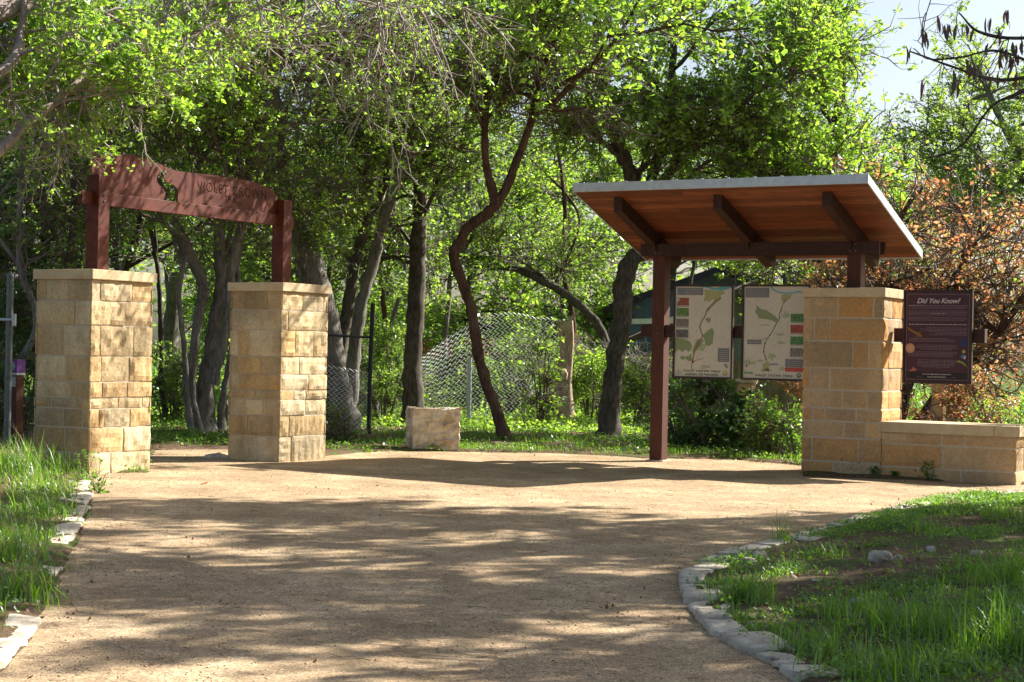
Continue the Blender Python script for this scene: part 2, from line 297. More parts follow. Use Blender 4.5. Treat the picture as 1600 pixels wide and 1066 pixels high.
# ------------------------------------------------------------------ masonry
Zv = np.array([0, 0, 1.])
dG = np.array([math.sin(AK), math.cos(AK), 0]); eG = np.array([-math.cos(AK), math.sin(AK), 0])       # gate run, and its left-back normal
uK = -eG; vK = dG                                                                                         # kiosk front runs along uK, depth along vK
JW = [.019]
def block_face(mb, O, a, n, L, courses, rg, rough=.017, joint=.017, wmin=.22, wmax=.62, prot=.02, grid=.05, cuts=None, jw=None):
    joint = JW[0]
    """courses: [(z0,z1)]; blocks laid on the plane O + a*x + z, facing n; each block a displaced, chamfered slab"""
    for ci, (z0, z1) in enumerate(courses):
        if cuts and ci in cuts: xsb = [0] + [c * L for c in cuts[ci]] + [L]
        else:
            xsb = [0]
            while L - xsb[-1] > wmax * 1.15: xsb.append(xsb[-1] + rg.uniform(wmin, wmax))
            if L - xsb[-1] < wmin * .7 and len(xsb) > 1: xsb.pop()
            xsb.append(L)
        for x0, x1 in zip(xsb[:-1], xsb[1:]):
            j = joint / 2; X0, X1, Z0, Z1 = x0 + (j if x0 > 0 else -prot * 0), x1 - (j if x1 < L else 0), z0 + j, z1 - j
            nx = max(3, int((X1 - X0) / grid)); nz = max(3, int((Z1 - Z0) / grid)); p = prot + rg.uniform(-.006, .008)
            gx = np.linspace(0, 1, nx + 1); gz = np.linspace(0, 1, nz + 1); V = []
            sd_ = rg.integers(1 << 30)
            for zz in gz:
                for xx in gx:
                    ex = min(xx, 1 - xx) * (X1 - X0); ez = min(zz, 1 - zz) * (Z1 - Z0); ed = min(1, min(ex, ez) / .03)
                    V.append((X0 + xx * (X1 - X0), ed, Z0 + zz * (Z1 - Z0)))
            V = np.array(V); nz_ = vnoise(V[:, [0, 2]] + sd_ % 97, .16, sd_ % 1000) * rough + vnoise(V[:, [0, 2]], .05, sd_ % 991) * rough * .5
            out = p - .010 * (1 - V[:, 1]) + nz_ * (.35 + .65 * V[:, 1]); jit = (1 - V[:, 1]) * vnoise(V[:, [0, 2]], .07, sd_ % 877) * .006
            out = np.maximum(out, .0065); P = O + a * (V[:, 0] + jit)[:, None] + n * out[:, None] + Zv * (V[:, 2] + jit * .7)[:, None]
            k = len(P); F = [(r * (nx + 1) + c_, r * (nx + 1) + c_ + 1, (r + 1) * (nx + 1) + c_ + 1, (r + 1) * (nx + 1) + c_) for r in range(nz) for c_ in range(nx)]
            ring = [c_ for c_ in range(nx + 1)] + [r * (nx + 1) + nx for r in range(1, nz + 1)] + [nz * (nx + 1) + c_ for c_ in range(nx - 1, -1, -1)] + [r * (nx + 1) for r in range(nz - 1, 0, -1)]
            back = P[ring] - n * (out[ring] + .004)[:, None]
            F += [(ring[i], k + i, k + (i + 1) % len(ring), ring[(i + 1) % len(ring)]) for i in range(len(ring))]
            mb.add(np.vstack([P, back]), F)
def pillar(name, label, O, a, b, A, B, H, courses, capt, capo, seed, mat, cuts=(None, None), group=None, grid=.05):
    """a to the right-back, b to the left-back; near corner O; lit face along a (normal -b), other near face along b (normal -a)"""
    rg = np.random.default_rng(seed); root = empty(name, O + a * A / 2 + b * B / 2, label, 'pillar', group)
    mb = MB(); s = .017
    mb.box(O, a, b, Zv, s, A - s, s, B - s, -.25, H - capt); core = mb.build('mortar_core', M['mortar'], root)
    mb = MB(); s = .02
    block_face(mb, O - b * (-s), a, -b, A, courses, rg, cuts=cuts[0], grid=grid)
    block_face(mb, O + a * s + b * .004, b, -a, B - .008, courses, rg, cuts=cuts[1], rough=.006, grid=grid)
    block_face(mb, O + b * (B - s), a, b, A, courses, rg, grid=.09)
    block_face(mb, O + a * (A - s) + b * .004, b, a, B - .008, courses, rg, grid=.09)
    mb.build('stone_shaft', mat, root)
    mb = MB(); mb.box(O, a, b, Zv, -capo, A + capo, -capo, B + capo, H - capt, H); mb.build('cap', M['cap'], root, .008)
    return root
def courses(tot, hs):
    """hs from top to bottom in px -> list of (z0,z1), bottom course reaches below ground"""
    hs = np.array(hs, float); z = tot; out = []
    for h in hs: dz = h / hs.sum() * tot; out.append((z - dz, z)); z -= dz
    out[-1] = (-.22, out[-1][1]); return out
G1 = np.array([-5.0557, 21.315, 0]); GL = 3.7914; G2 = G1 + dG * GL; GA, GB, GH, GC = 1.1056, .9081, 2.4683, .12
pillar('stone_pillar', 'pale limestone pillar of the gate standing in the grass, nearest the left edge', G1, dG, eG, GA, GB, GH,
       courses(GH - GC, [33, 38, 48, 40, 25, 17, 29.5, 39, 32]), GC, .031, 11, M['stone'],
       ({0: [.14, .66], 1: [.55], 2: [.15, .69], 3: [.18, .63], 4: [.2, .6], 5: [.46, .86], 6: [.16, .24, .66], 7: [.56], 8: [.36]}, {0: [.42, .82], 1: [.3], 2: [.5], 3: [.45], 4: [.35], 5: [.22, .7], 6: [.13, .48], 7: [.45], 8: [.3, .7]}), 'limestone gate pillars')
pillar('stone_pillar', 'limestone gate pillar farther back on the gravel, carrying the dark end post', G2, dG, eG, GA, GB, GH,
       courses(GH - GC, [30, 31, 42, 28, 25, 15, 25, 33, 36]), GC, .031, 12, M['stone'],
       ({0: [.45, .9], 1: [.15], 2: [.3, .7], 3: [.4], 4: [.6], 5: [.3, .55], 6: [.55], 7: [.2, .33], 8: [.25]}, {0: [.28, .75], 1: [.4], 2: [.64, .84], 3: [.4, .85], 4: [.8], 5: [.5], 6: [.33, .7], 7: [.14, .62], 8: [.7]}), 'limestone gate pillars')
JW[0] = .030
K0 = np.array([4.2711, 26.015, -.1093]); KA, KB, KH, KC = 1.2011, .949, 2.6945, .1327
pillar('stone_pillar', 'tan sandstone pillar holding up the right end of the map shelter', K0, uK, vK, KA, KB, KH,
       courses(KH - KC, [32.5, 36, 41.5, 34.5, 28, 20.5, 25.5, 37, 18]), KC, .031, 13, M['stone_kiosk'],
       ({0: [.43, .87], 1: [.13, .33], 2: [.62, .82], 3: [.08, .34], 4: [.5, .82], 5: [.13, .28, .68], 6: [.53, .8], 7: [.13, .72], 8: [.4]}, None))
# low wall continuing right from the kiosk pillar
W0 = K0 + uK * (KA + .006); WL = 3.16 - KA - .05; WT, WB, WD = .7794, .6321, .86
root = empty('low_stone_wall', W0 + uK * WL / 2, 'low tan stone seat wall running right from the shelter pillar', 'wall')
mb = MB(); mb.box(W0, uK, vK, Zv, 0, WL - .017, .017, WD - .017, -.3, WB); mb.build('mortar_core', M['mortar'], root)
mb = MB(); rg = np.random.default_rng(5)
block_face(mb, W0 + vK * .02, uK, -vK, WL, [(WB - .165 * 1, WB), (.14, WB - .165), (-.3, .14)], rg, cuts={0: [.2, .45, .62], 1: [.46], 2: [.36, .6]}, rough=.006)
block_face(mb, W0 + uK * (WL - .02) + vK * .004, vK, uK, WD - .008, [(WB - .165, WB), (.14, WB - .165), (-.3, .14)], rg)
mb.build('stone_face', M['stone_kiosk'], root)
mb = MB(); mb.box(W0, uK, vK, Zv, -.06, WL * .84, -.031, WD + .03, WB, WT); mb.box(W0, uK, vK, Zv, WL * .84 + .006, WL + .05, -.031, WD + .03, WB, WT - .002)
# notch: the slab starts at the pillar face
mb2 = MB(); mb2.box(W0, uK, vK, Zv, .004, WL * .84, -.031, WD + .03, WB, WT); mb2.box(W0, uK, vK, Zv, WL * .84 + .006, WL + .05, -.031, WD + .03, WB, WT - .002); mb2.box(W0, uK, vK, Zv, -.055, .004, -.031, -.012, WB, WT)
mb2.build('cap', M['cap'], root, .006)

JW[0] = .02
# ------------------------------------------------------------------ gate
GPH = 1.195
gate = empty('entrance_gate', G1 + dG * (.55 + GL / 2) + eG * .45 + Zv * GH, 'rusty red steel gate frame with curved sign board spanning the two limestone pillars', 'gate')
def gpost(t0):
    mb = MB(); mb.box(G1, dG, eG, Zv, t0, t0 + .2, .345, .545, GH + .001, GH + GPH); mb.build('post', M['redsteel'], gate, .006)
P1T, P2T = .455, GL + .455
gpost(P1T); gpost(P2T)
pb = G1 + eG * .435; nb = -eG
def brd(x, y): p = onplane(x, y, pb, nb) - G1; return np.array([p @ dG, p[2]])
zb0 = (brd(300, 318)[1] + brd(300, 340)[1]) / 2
bt = [brd(170, 302)[1], brd(430, 335)[1]]; bbm = [brd(170, 321)[1], brd(430, 353)[1]]
BZ1 = sum(bt) / 2; BZ0 = sum(bbm) / 2
mb = MB(); mb.box(G1, dG, eG, Zv, P1T - .20, P1T - .001, .43, .50, BZ0, BZ1); mb.box(G1, dG, eG, Zv, P1T + .201, P2T - .001, .43, .50, BZ0, BZ1); mb.box(G1, dG, eG, Zv, P2T + .201, P2T + .36, .43, .50, BZ0, BZ1)
mb.build('beam', M['redsteel'], gate, .005)
top = [(171, 243), (180, 241.5), (195, 241), (210, 242), (225, 246), (240, 251), (255, 257.5), (268, 263), (280, 267), (300, 269.5), (330, 273), (360, 277), (385, 281), (405, 286), (420, 292), (430, 299), (437, 309)]
out = [tuple(brd(*q)) for q in top]
zc = BZ1 + .002; PT = GH + GPH + .002
outline = [(P1T, PT), (P1T, brd(160, 247)[1]), (P1T + .02, brd(165, 244)[1])] + out[1:] + [(P2T - .001, brd(439, 312)[1]), (P2T - .001, zc), (P1T + .202, zc), (P1T + .202, PT)]
bird = [(263, 266), (258, 267), (252, 270), (248.5, 276), (248.5, 284), (253, 290), (258, 294), (261.5, 300), (261, 306), (258, 313), (281, 316.5), (281, 310), (281, 302), (280, 294.5), (275, 289.5), (268, 286.5), (262, 283), (259, 279), (258.5, 273.5), (262, 269.5), (267, 268)]
hole = [brd(*q) for q in bird]
def textspl(body, size, loc2, font_space=1.15, shear=0.0, bold=0.0):
    """text -> list of 2D closed polylines"""
    fc = bpy.data.curves.new('tmp', 'FONT'); fc.body = body; fc.size = size; fc.space_character = font_space; fc.shear = shear; fc.align_x = 'CENTER'; fc.resolution_u = 3; fc.offset = bold * size
    ob = bpy.data.objects.new('tmp', fc); C.objects.link(ob); bpy.context.view_layer.update()
    me = bpy.data.meshes.new_from_object(ob.evaluated_get(bpy.context.evaluated_depsgraph_get()))
    v = [(q.co.x + loc2[0], q.co.y + loc2[1]) for q in me.vertices]; f = [tuple(p.vertices) for p in me.polygons]
    ec = {}
    for p in f:
        for i in range(len(p)):
            e = (p[i], p[(i + 1) % len(p)]); ec[e] = 1
    bd = {a_: b_ for (a_, b_) in ec if (b_, a_) not in ec}
    loops = []
    while bd:
        s0 = next(iter(bd)); lp = [s0]; cur = bd.pop(s0)
        while cur != s0 and cur in bd: lp.append(cur); cur = bd.pop(cur)
        if len(lp) > 2: loops.append([v[i] for i in lp])
    bpy.data.objects.remove(ob); return loops, v, f
cu = bpy.data.curves.new('board', 'CURVE'); cu.dimensions = '2D'; cu.fill_mode = 'BOTH'; cu.extrude = .007
def spl(pts):
    s = cu.splines.new('POLY'); s.points.add(len(pts) - 1)
    for q, (x_, y_) in zip(s.points, pts): q.co = (x_, y_, 0, 1)
    s.use_cyclic_u = True
spl([tuple(q) for q in outline]); spl([tuple(q) for q in hole])
c1 = brd(366, 299.5); c2 = brd(368, 316)
for body, sz, (tx, tz) in (('VIOLET', .185, brd(335.5, 301)), ('CROWN', .185, brd(393, 309)), ('TRAIL', .13, brd(366.5, 317))):
    for lp in textspl(body, sz, (tx, tz), 1.12)[0]: spl(lp)
ob = bpy.data.objects.new('tmpb', cu); C.objects.link(ob); bpy.context.view_layer.update()
me = bpy.data.meshes.new_from_object(ob.evaluated_get(bpy.context.evaluated_depsgraph_get())); bpy.data.objects.remove(ob)
co = np.zeros(len(me.vertices) * 3); me.vertices.foreach_get('co', co); co = co.reshape(-1, 3)
nw = G1 + eG * .475 + dG * co[:, :1] + Zv * co[:, 1:2] - eG * co[:, 2:3]; me.vertices.foreach_set('co', nw.astype(np.float32).ravel()); me.update()
me.name = 'sign_board'; bo = link('sign_board', me, M['redsteel'], gate); bo['label'] = 'curved steel board with bird shaped cutout and cut lettering VIOLET CROWN TRAIL'

# ------------------------------------------------------------------ map shelter
kiosk = empty('map_shelter', K0 + uK * -.95 + vK * .47, 'timber map shelter with sloped red board soffit and grey metal roof', 'shelter')
PV = .3748
def kb(name, mat, x0, x1, y0, y1, z0, z1, bevel=.006, parent=kiosk):
    mb = MB(); mb.box(K0, uK, vK, Zv, x0, x1, y0, y1, z0, z1); return mb.build(name, mat, parent, bevel)
kb('post', M['post'], -2.6196, -2.4106, PV, PV + .209, -.1, 3.39)
kb('post', M['post'], .5175, .7265, PV, PV + .209, KH + .001, 3.39)
# beam pair gripping the posts
kb('beam', M['beam'], -2.81, 1.0155, PV - .055, PV - .001, 3.2031, 3.3951, .004); kb('beam', M['beam'], -2.81, 1.0155, PV + .210, PV + .264, 3.2031, 3.3951, .004)
RU0, RU1, RV0, RV1, RZ0, RZ1 = -3.222, 1.301, -1.16, 1.453, 4.204, 3.318
rs = (RZ1 - RZ0) / (RV1 - RV0)
def rz(v_): return RZ0 + rs * (v_ - RV0)
FT = .125
def slope_box(mb, x0, x1, v0, v1, dz0, dz1):
    V = [K0 + uK * x_ + vK * v_ + Zv * (rz(v_) + dz) for dz in (dz0, dz1) for v_ in (v0, v1) for x_ in (x0, x1)]
    return mb.add(V, [(0, 2, 3, 1), (4, 5, 7, 6), (0, 1, 5, 4), (2, 6, 7, 3), (0, 4, 6, 2), (1, 3, 7, 5)])
mb = MB(); slope_box(mb, RU0, RU1, RV0, RV1, -.03, 0)
nr = 11
for i in range(nr + 1):
    u_ = RU0 + .01 + (RU1 - RU0 - .06) * i / nr; slope_box(mb, u_, u_ + .04, RV0 + .004, RV1 - .004, .0005, .028)
roof = mb.build('metal_roof', M['galv'], kiosk)
for (a0, a1, b0, b1) in ((RU0, RU1, RV0 - .022, RV0 - .001), (RU0, RU1, RV1 + .001, RV1 + .022), (RU0 - .021, RU0 - .001, RV0 - .022, RV1 + .022), (RU1 + .001, RU1 + .021, RV0 - .022, RV1 + .022)):
    mb = MB(); slope_box(mb, a0, a1, b0, b1, -FT, .004); mb.build('fascia', M['galv'], kiosk, .002)
mb = MB(); nb_ = 19; bw = (RV1 - RV0) / nb_; rg = np.random.default_rng(3)
for i in range(nb_):
    v0 = RV0 + i * bw; cutx = sorted([RU0] + [RU0 + (RU1 - RU0) * c_ for c_ in ([rg.uniform(.25, .75)] if i % 2 else [])] + [RU1])
    for xa, xb in zip(cutx[:-1], cutx[1:]): slope_box(mb, xa + .002, xb - .002, v0 + .004, v0 + bw - .002, -.105 + rg.uniform(-.002, .002), -.06)
so = mb.build('soffit', M['soffit'], kiosk)
for uc in (-2.69, -1.085, .57):
    mb = MB(); v0, v1 = -.905, 1.30
    p = [(v0, rz(v0) - .108), (v1, rz(v1) - .108), (v1, rz(v1) - .108 - .13), (v1 - .10, rz(v1 - .10) - .108 - .235), (v0 , rz(v0) - .108 - .21)]
    V = [K0 + uK * x_ + vK * a_ + Zv * b_ for x_ in (uc, uc + .14) for a_, b_ in p]
    V = np.array(V); mb.add(V, [(0, 1, 2, 3, 4), (9, 8, 7, 6, 5)] + [(i, (i + 1) % 5, 5 + (i + 1) % 5, 5 + i) for i in range(5)]); mb.build('rafter', M['beam'], kiosk, .004)
# braces (short plates on the post heads)
for uc in (-2.56, -1.02, .58):
    mb = MB(); p = [(PV - .06, 3.396), (PV - .06, 3.26), (PV - .09, 3.30), (PV - .20, 3.55), (PV - .06, 3.52)]
    V = np.array([K0 + uK * x_ + vK * a_ + Zv * b_ for x_ in (uc, uc + .02) for a_, b_ in p]); mb.add(V, [(0, 1, 2, 3, 4), (9, 8, 7, 6, 5)] + [(i, (i + 1) % 5, 5 + (i + 1) % 5, 5 + i) for i in range(5)]); mb.build('bracket', M['beam'], kiosk)
# rail through the posts carrying the boards
kb('rail', M['beam'], -2.82, -2.6206, PV + .03, PV + .17, 1.945, 2.135); kb('rail', M['beam'], -2.4096, -.006, PV + .03, PV + .17, 1.945, 2.135); kb('rail', M['beam'], KA + .03, 2.55, PV + .03, PV + .17, 1.925, 2.125)
mb = MB(); mb.box(K0, uK, vK, Zv, -2.66, -2.37, PV - .04, PV + .25, -.1, .035); mb.build('post_foot', M['mortar'], kiosk, .01)

def bolts(name, parent, spots, ax, r=.014, d=.012):
    for p_ in spots: V_, F_ = tubes(np.array([[p_, p_ + ax * d * .7, p_ + ax * d]]), np.array([[r, r, r * .3]]), 8, (0, 0, 1) if abs(ax[2]) < .9 else (1, 0, 0)); npmesh(name, V_, [F_], M['galvdark'], parent)
bolts('bolt', kiosk, [K0 + uK * u_ + vK * (PV - .055) + Zv * z_ for u_ in (-2.55, -2.48, .58, .66) for z_ in (3.25, 3.35)], -vK)
bolts('bolt', kiosk, [K0 + uK * u_ + vK * (PV + .0) + Zv * z_ for u_ in (-2.515,) for z_ in (2.0, 2.08)], -vK)
bolts('bolt', gate, [G1 + dG * (t_ + .1) + eG * .345 + Zv * z_ for t_ in (P1T, P2T) for z_ in (BZ0 + .04, BZ1 - .04)], -eG)
# ------------------------------------------------------------------ sign boards
def flat_mat(name, col, rough=.45): return mat_plain(name, col, rough, 0, .04, 3)
INK = {}
def ink(col, var=0):
    k = tuple(round(c_, 3) for c_ in col) + (var,)
    if k not in INK:
        nm = 'print_%02d' % len(INK)
        if var:
            m, t = newmat(nm); n = noise(t, 38, 5, .75, coord(t)); INK[k] = finish(m, t, ramp(t, n, [(.35, tuple(c_ * .35 for c_ in col)), (.65, tuple(min(1, c_ * 1.6) for c_ in col))]), .4)
        else: INK[k] = flat_mat(nm, col)
    return INK[k]
class Board:
    """a flat board in the kiosk plane; artwork coordinates s,t in 0..1 from the bottom left of the face"""
    def __init__(s, root, u0, u1, z0, z1, v, facecol, fr=.028):
        s.root = root; s.u0, s.u1, s.z0, s.z1, s.v = u0 + fr, u1 - fr, z0 + fr, z1 - fr, v; s.fr = fr
        mb = MB()
        for q in ((u0, u1, z0, z0 + fr), (u0, u1, z1 - fr, z1), (u0, u0 + fr, z0 + fr, z1 - fr), (u1 - fr, u1, z0 + fr, z1 - fr)): mb.box(K0, uK, vK, Zv, q[0], q[1], v - .03, v + .02, q[2], q[3])
        mb.build('frame', M['frame'], root)
        mb = MB(); mb.box(K0, uK, vK, Zv, s.u0, s.u1, v - .012, v + .016, s.z0, s.z1); mb.build('panel_face', ink(facecol), root); s.k = 1; s.art = {}; s.level = {}
    def P(s, a, b, lv): return K0 + uK * (s.u0 + (s.u1 - s.u0) * a) + vK * (s.v - .012 - .0012 * lv) + Zv * (s.z0 + (s.z1 - s.z0) * b)
    def shape(s, pts, col, lv=1, var=0, name='printed_map'):
        k = (name, ink(col, var)); mb = s.art.setdefault(k, MB()); mb.add([s.P(a, b, lv) for a, b in pts], [tuple(range(len(pts)))])
    def rect(s, a0, b0, a1, b1, col, lv=1, var=0, name='printed_map'): s.shape([(a0, b0), (a1, b0), (a1, b1), (a0, b1)], col, lv, var, name)
    def line(s, pts, wd, col, lv=2, name='printed_map'):
        for (a, b), (c_, d) in zip(pts[:-1], pts[1:]):
            W = (s.u1 - s.u0) / (s.z1 - s.z0); dx, dy = (c_ - a) * W, d - b; L = math.hypot(dx, dy) + 1e-9; nx, ny = -dy / L * wd / W, dx / L * wd
            ex, ey = dx / L * wd * .5 / W, dy / L * wd * .5
            s.shape([(a + nx - ex, b + ny - ey), (a - nx - ex, b - ny - ey), (c_ - nx + ex, d - ny + ey), (c_ + nx + ex, d + ny + ey)], col, lv, 0, name)
    def disc(s, a, b, r, col, lv=1, name='printed_map', n=18, sq=1):
        W = (s.u1 - s.u0) / (s.z1 - s.z0); s.shape([(a + r / W * math.cos(i * 6.2832 / n), b + r * sq * math.sin(i * 6.2832 / n)) for i in range(n)], col, lv, 0, name)
    def text(s, body, a, b, size, col, lv=3, sp=1.0, shear=0, name='lettering'):
        H = s.z1 - s.z0; Wd = s.u1 - s.u0; _, v, f = textspl(body, size * H, (0, 0), sp, shear, .022); mb = s.art.setdefault((name, ink(col)), MB())
        mb.add([s.P(a + x_ / Wd, b + y_ / H, lv) for x_, y_ in v], f)
    def blob(s, a, b, rx, ry, col, seed, lv=1, var=0, n=26):
        rg = np.random.default_rng(seed); ph = rg.uniform(0, 6.28, 5); pts = []
        for i in range(n):
            th = i * 6.2832 / n; r = 1 + sum(.16 * math.sin((j + 2) * th + ph[j]) for j in range(5)) * .9; pts.append((a + rx * r * math.cos(th), b + ry * r * math.sin(th)))
        s.shape(pts, col, lv, var)
    def texty(s, a0, a1, b, h, col, rg, lv=3, name='fine_print'):
        x_ = a0
        while x_ < a1 - .01:
            w_ = min(rg.uniform(.015, .06), a1 - x_); s.rect(x_, b, x_ + w_, b + h, col, lv, 0, name); x_ += w_ + .010
    def done(s):
        byname = {}
        for (nm, mat), mb in s.art.items(): byname.setdefault(nm, []).append((mat, mb))
        for nm, lst in byname.items():
            V = []; F = []; mi = []; n0 = 0; mats = []
            for i, (mat, mb) in enumerate(lst):
                vv = np.concatenate(mb.v); V.append(vv); F += [tuple(q + n0 for q in f) for f in mb.f]; mi += [i] * len(mb.f); n0 += len(vv); mats.append(mat)
            me = bpy.data.meshes.new(nm); me.from_pydata([tuple(p) for p in np.concatenate(V)], [], F); me.update(); me.polygons.foreach_set('material_index', mi); link(nm, me, mats, s.root)
BEIGE = (.60, .54, .42); GREY = (.19, .18, .175); GRN = (.24, .29, .13); GRN2 = (.37, .41, .22); OLV = (.38, .36, .15); TEAL = (.13, .34, .37); DK = (.025, .022, .02)
rg = np.random.default_rng(77)
r1 = empty('map_board', K0 + uK * -1.75 + vK * PV + Zv * 1.318, 'trail map board with photos down its left side, beside the timber post', 'map board', 'trail map boards')
B = Board(r1, -2.2418, -1.253, 1.318, 2.757, PV - .002, BEIGE)
B.shape([(.40, 1), (1, 1), (1, .985), (.9, .965), (.8, .955), (.66, .965), (.55, .985), (.45, .993)], TEAL, 2)
B.shape([(.62, 1), (.8, 1), (.74, .985), (.66, .988)], (.55, .42, .26), 3)
B.shape([(.51, .965), (.62, .965), (.72, .955), (.84, .955), (.88, .93), (.80, .90), (.80, .85), (.70, .83), (.66, .86), (.60, .83), (.55, .84), (.50, .83), (.52, .90)], OLV, 1)
B.shape([(.80, .885), (.70, .845), (.63, .80), (.56, .755), (.54, .72), (.57, .72), (.64, .77), (.72, .82), (.82, .87)], (.25, .24, .10), 2)
B.line([(.55, .72), (.54, .68), (.47, .61), (.44, .55), (.47, .49), (.50, .45), (.46, .41), (.40, .37), (.36, .30), (.34, .22), (.31, .17)], .007, (.27, .19, .12), 3)
B.shape([(.50, .46), (.57, .50), (.62, .53), (.66, .54), (.70, .50), (.68, .43), (.68, .38), (.62, .34), (.55, .35), (.53, .41)], GRN, 1)
B.shape([(.47, .42), (.40, .41), (.34, .34), (.31, .27), (.34, .25), (.40, .31), (.47, .37), (.54, .40)], (.30, .31, .15), 1)
B.shape([(.0, .44), (.10, .42), (.20, .41), (.28, .38), (.31, .34), (.29, .29), (.24, .27), (.20, .30), (.14, .27), (.06, .30), (.0, .25)], GRN, 1)
B.blob(.46, .33, .10, .045, GRN2, 4); B.blob(.26, .205, .06, .03, GRN, 5); B.blob(.15, .205, .055, .02, GRN, 6); B.blob(.59, .63, .04, .03, GRN, 8); B.blob(.55, .11, .10, .02, (.42, .40, .28), 9)
B.line([(.31, .18), (.34, .165), (.31, .15), (.36, .17)], .006, (.45, .05, .03), 3); B.line([(.36, .175), (.52, .205)], .003, (.25, .2, .15), 3); B.line([(.31, .15), (.31, .08)], .003, (.35, .12, .08), 3)
for i in range(150):
    a_, b_ = rg.uniform(.3, .98), rg.uniform(.12, .85); B.line([(a_, b_), (a_ + rg.uniform(-.05, .05), b_ + rg.uniform(-.04, .04))], .0014, (.37, .33, .26), 1)
B.rect(.03, .905, .49, .985, GREY, 3); B.disc(.08, .945, .022, (.20, .36, .34), 4); B.disc(.08, .945, .014, (.06, .12, .12), 5)
for k in range(4): B.texty(.17, .46, .915 + k * .017, .006, (.33, .32, .30), rg, 4)
for i, (c_, y_) in enumerate((((.30, .09, .05), .79), ((.12, .22, .05), .675), ((.20, .17, .13), .555), ((.13, .12, .11), .435))):
    B.rect(.02, y_, .24, y_ + .085, c_, 3, 1, 'printed_photo')
    B.rect(.02, y_ - .014, .24, y_ - .003, (.30, .28, .25), 3, 0, 'printed_photo')
B.shape([(.02, .875), (.02, .80), (.08, .86)], (.5, .45, .38), 4, 0, 'printed_photo')
B.rect(.77, .17, .97, .32, GREY, 3)
for k in range(6): B.texty(.80, .95, .185 + k * .021, .007, (.36, .34, .32), rg, 4)
B.disc(.92, .125, .026, (.36, .32, .25), 3); B.disc(.92, .125, .021, BEIGE, 4); B.line([(.90, .14), (.94, .11)], .006, DK, 5); B.disc(.08, .045, .028, (.3, .27, .21), 3); B.disc(.08, .045, .024, BEIGE, 4); B.line([(.08, .065), (.08, .04), (.06, .028)], .003, DK, 5)
B.disc(.90, .045, .028, (.28, .30, .12), 3); B.disc(.90, .05, .018, (.55, .42, .18), 4)
B.text('VIOLET CROWN TRAIL', .49, .052, .033, DK, 4, 1.35); B.text('HIGHWAY 290 TRAILHEAD', .49, .016, .028, DK, 4, 1.2); B.done()
r2 = empty('map_board', K0 + uK * -.6 + vK * PV + Zv * 1.318, 'trail map board with photos down its right side, touching the stone pillar', 'map board', 'trail map boards')
B = Board(r2, -1.1079, -.1302 + .10, 1.318, 2.757, PV - .002, BEIGE)
B.line([(.42, .995), (.46, .96), (.55, .935), (.65, .925), (.75, .93), (.85, .945), (.95, .915), (1.0, .90)], .009, (.22, .40, .42), 3)
B.shape([(.58, .915), (.74, .91), (.72, .87), (.66, .85), (.62, .82), (.58, .85)], OLV, 1)
tr = [(.65, .85), (.60, .80), (.58, .74), (.55, .70), (.56, .66), (.52, .61), (.49, .57), (.45, .51), (.41, .47), (.37, .43), (.34, .38), (.32, .33), (.32, .29), (.34, .24), (.36, .20)]
B.line(tr, .004, (.16, .14, .10), 3)
for p_ in tr[::2]: B.disc(p_[0], p_[1], .008, DK, 4, n=8)
B.shape([(.18, .80), (.22, .78), (.28, .75), (.34, .745), (.42, .71), (.50, .67), (.54, .64), (.50, .61), (.42, .635), (.34, .645), (.24, .65), (.21, .69), (.17, .72), (.20, .76)], GRN, 1)
for i, (a_, b_, rx_, ry_) in enumerate(((.65, .69, .05, .04), (.34, .58, .09, .008), (.57, .48, .06, .012), (.35, .43, .06, .008), (.58, .39, .05, .02), (.45, .24, .05, .04), (.10, .17, .09, .025), (.27, .19, .06, .012), (.36, .13, .06, .05), (.36, .09, .08, .02), (.62, .11, .05, .02))): B.blob(a_, b_, rx_, ry_, OLV if i == 8 else GRN2, 20 + i)
for i in range(140):
    a_, b_ = rg.uniform(.05, .75), rg.uniform(.1, .9); B.line([(a_, b_), (a_ + rg.uniform(-.05, .05), b_ + rg.uniform(-.04, .04))], .0014, (.37, .33, .26), 1)
B.rect(.02, .88, .39, .985, GREY, 3)
for k in range(5): B.texty(.05, .36, .892 + k * .018, .006, (.33, .32, .30), rg, 4)
for i, (c_, y_) in enumerate((((.08, .20, .05), .62), ((.36, .07, .04), .50), ((.09, .24, .07), .375), ((.20, .19, .15), .25))):
    B.rect(.73, y_, .93, y_ + .085, c_, 3, 1, 'printed_photo')
    B.rect(.73, y_ - .014, .93, y_ - .003, (.30, .28, .25), 3, 0, 'printed_photo')
B.rect(.06, .37, .28, .42, GREY, 3); B.texty(.09, .25, .39, .008, (.40, .38, .36), rg, 4); B.rect(.42, .145, .55, .165, (.25, .26, .28), 3)
B.rect(.66, .125, .93, .215, GREY, 3); B.rect(.66, .08, .93, .12, (.52, .035, .03), 3); B.texty(.68, .91, .096, .006, (.6, .25, .22), rg, 4)
for k in range(3): B.texty(.69, .90, .14 + k * .024, .007, (.36, .34, .32), rg, 4)
B.disc(.06, .14, .026, (.36, .32, .25), 3); B.disc(.06, .14, .021, BEIGE, 4); B.line([(.05, .125), (.06, .15)], .006, DK, 5)
B.rect(.02, .045, .16, .057, (.16, .30, .16), 3); 
for k in range(5): B.disc(.03 + k * .028, .063, .008, (.16, .30, .16), 3, n=8)
B.text('VIOLET CROWN TRAIL', .48, .022, .032, DK, 4, 1.35); B.disc(.87, .04, .026, (.15, .17, .13), 3); B.disc(.87, .045, .014, (.3, .42, .38), 4); B.done()
r3 = empty('info_board', K0 + uK * 1.88 + vK * PV + Zv * 1.35, 'dark purple information board headed Did You Know, right of the stone pillar', 'sign')
PUR = (.068, .022, .034); TX = (.22, .135, .16); TL = (.44, .36, .38)
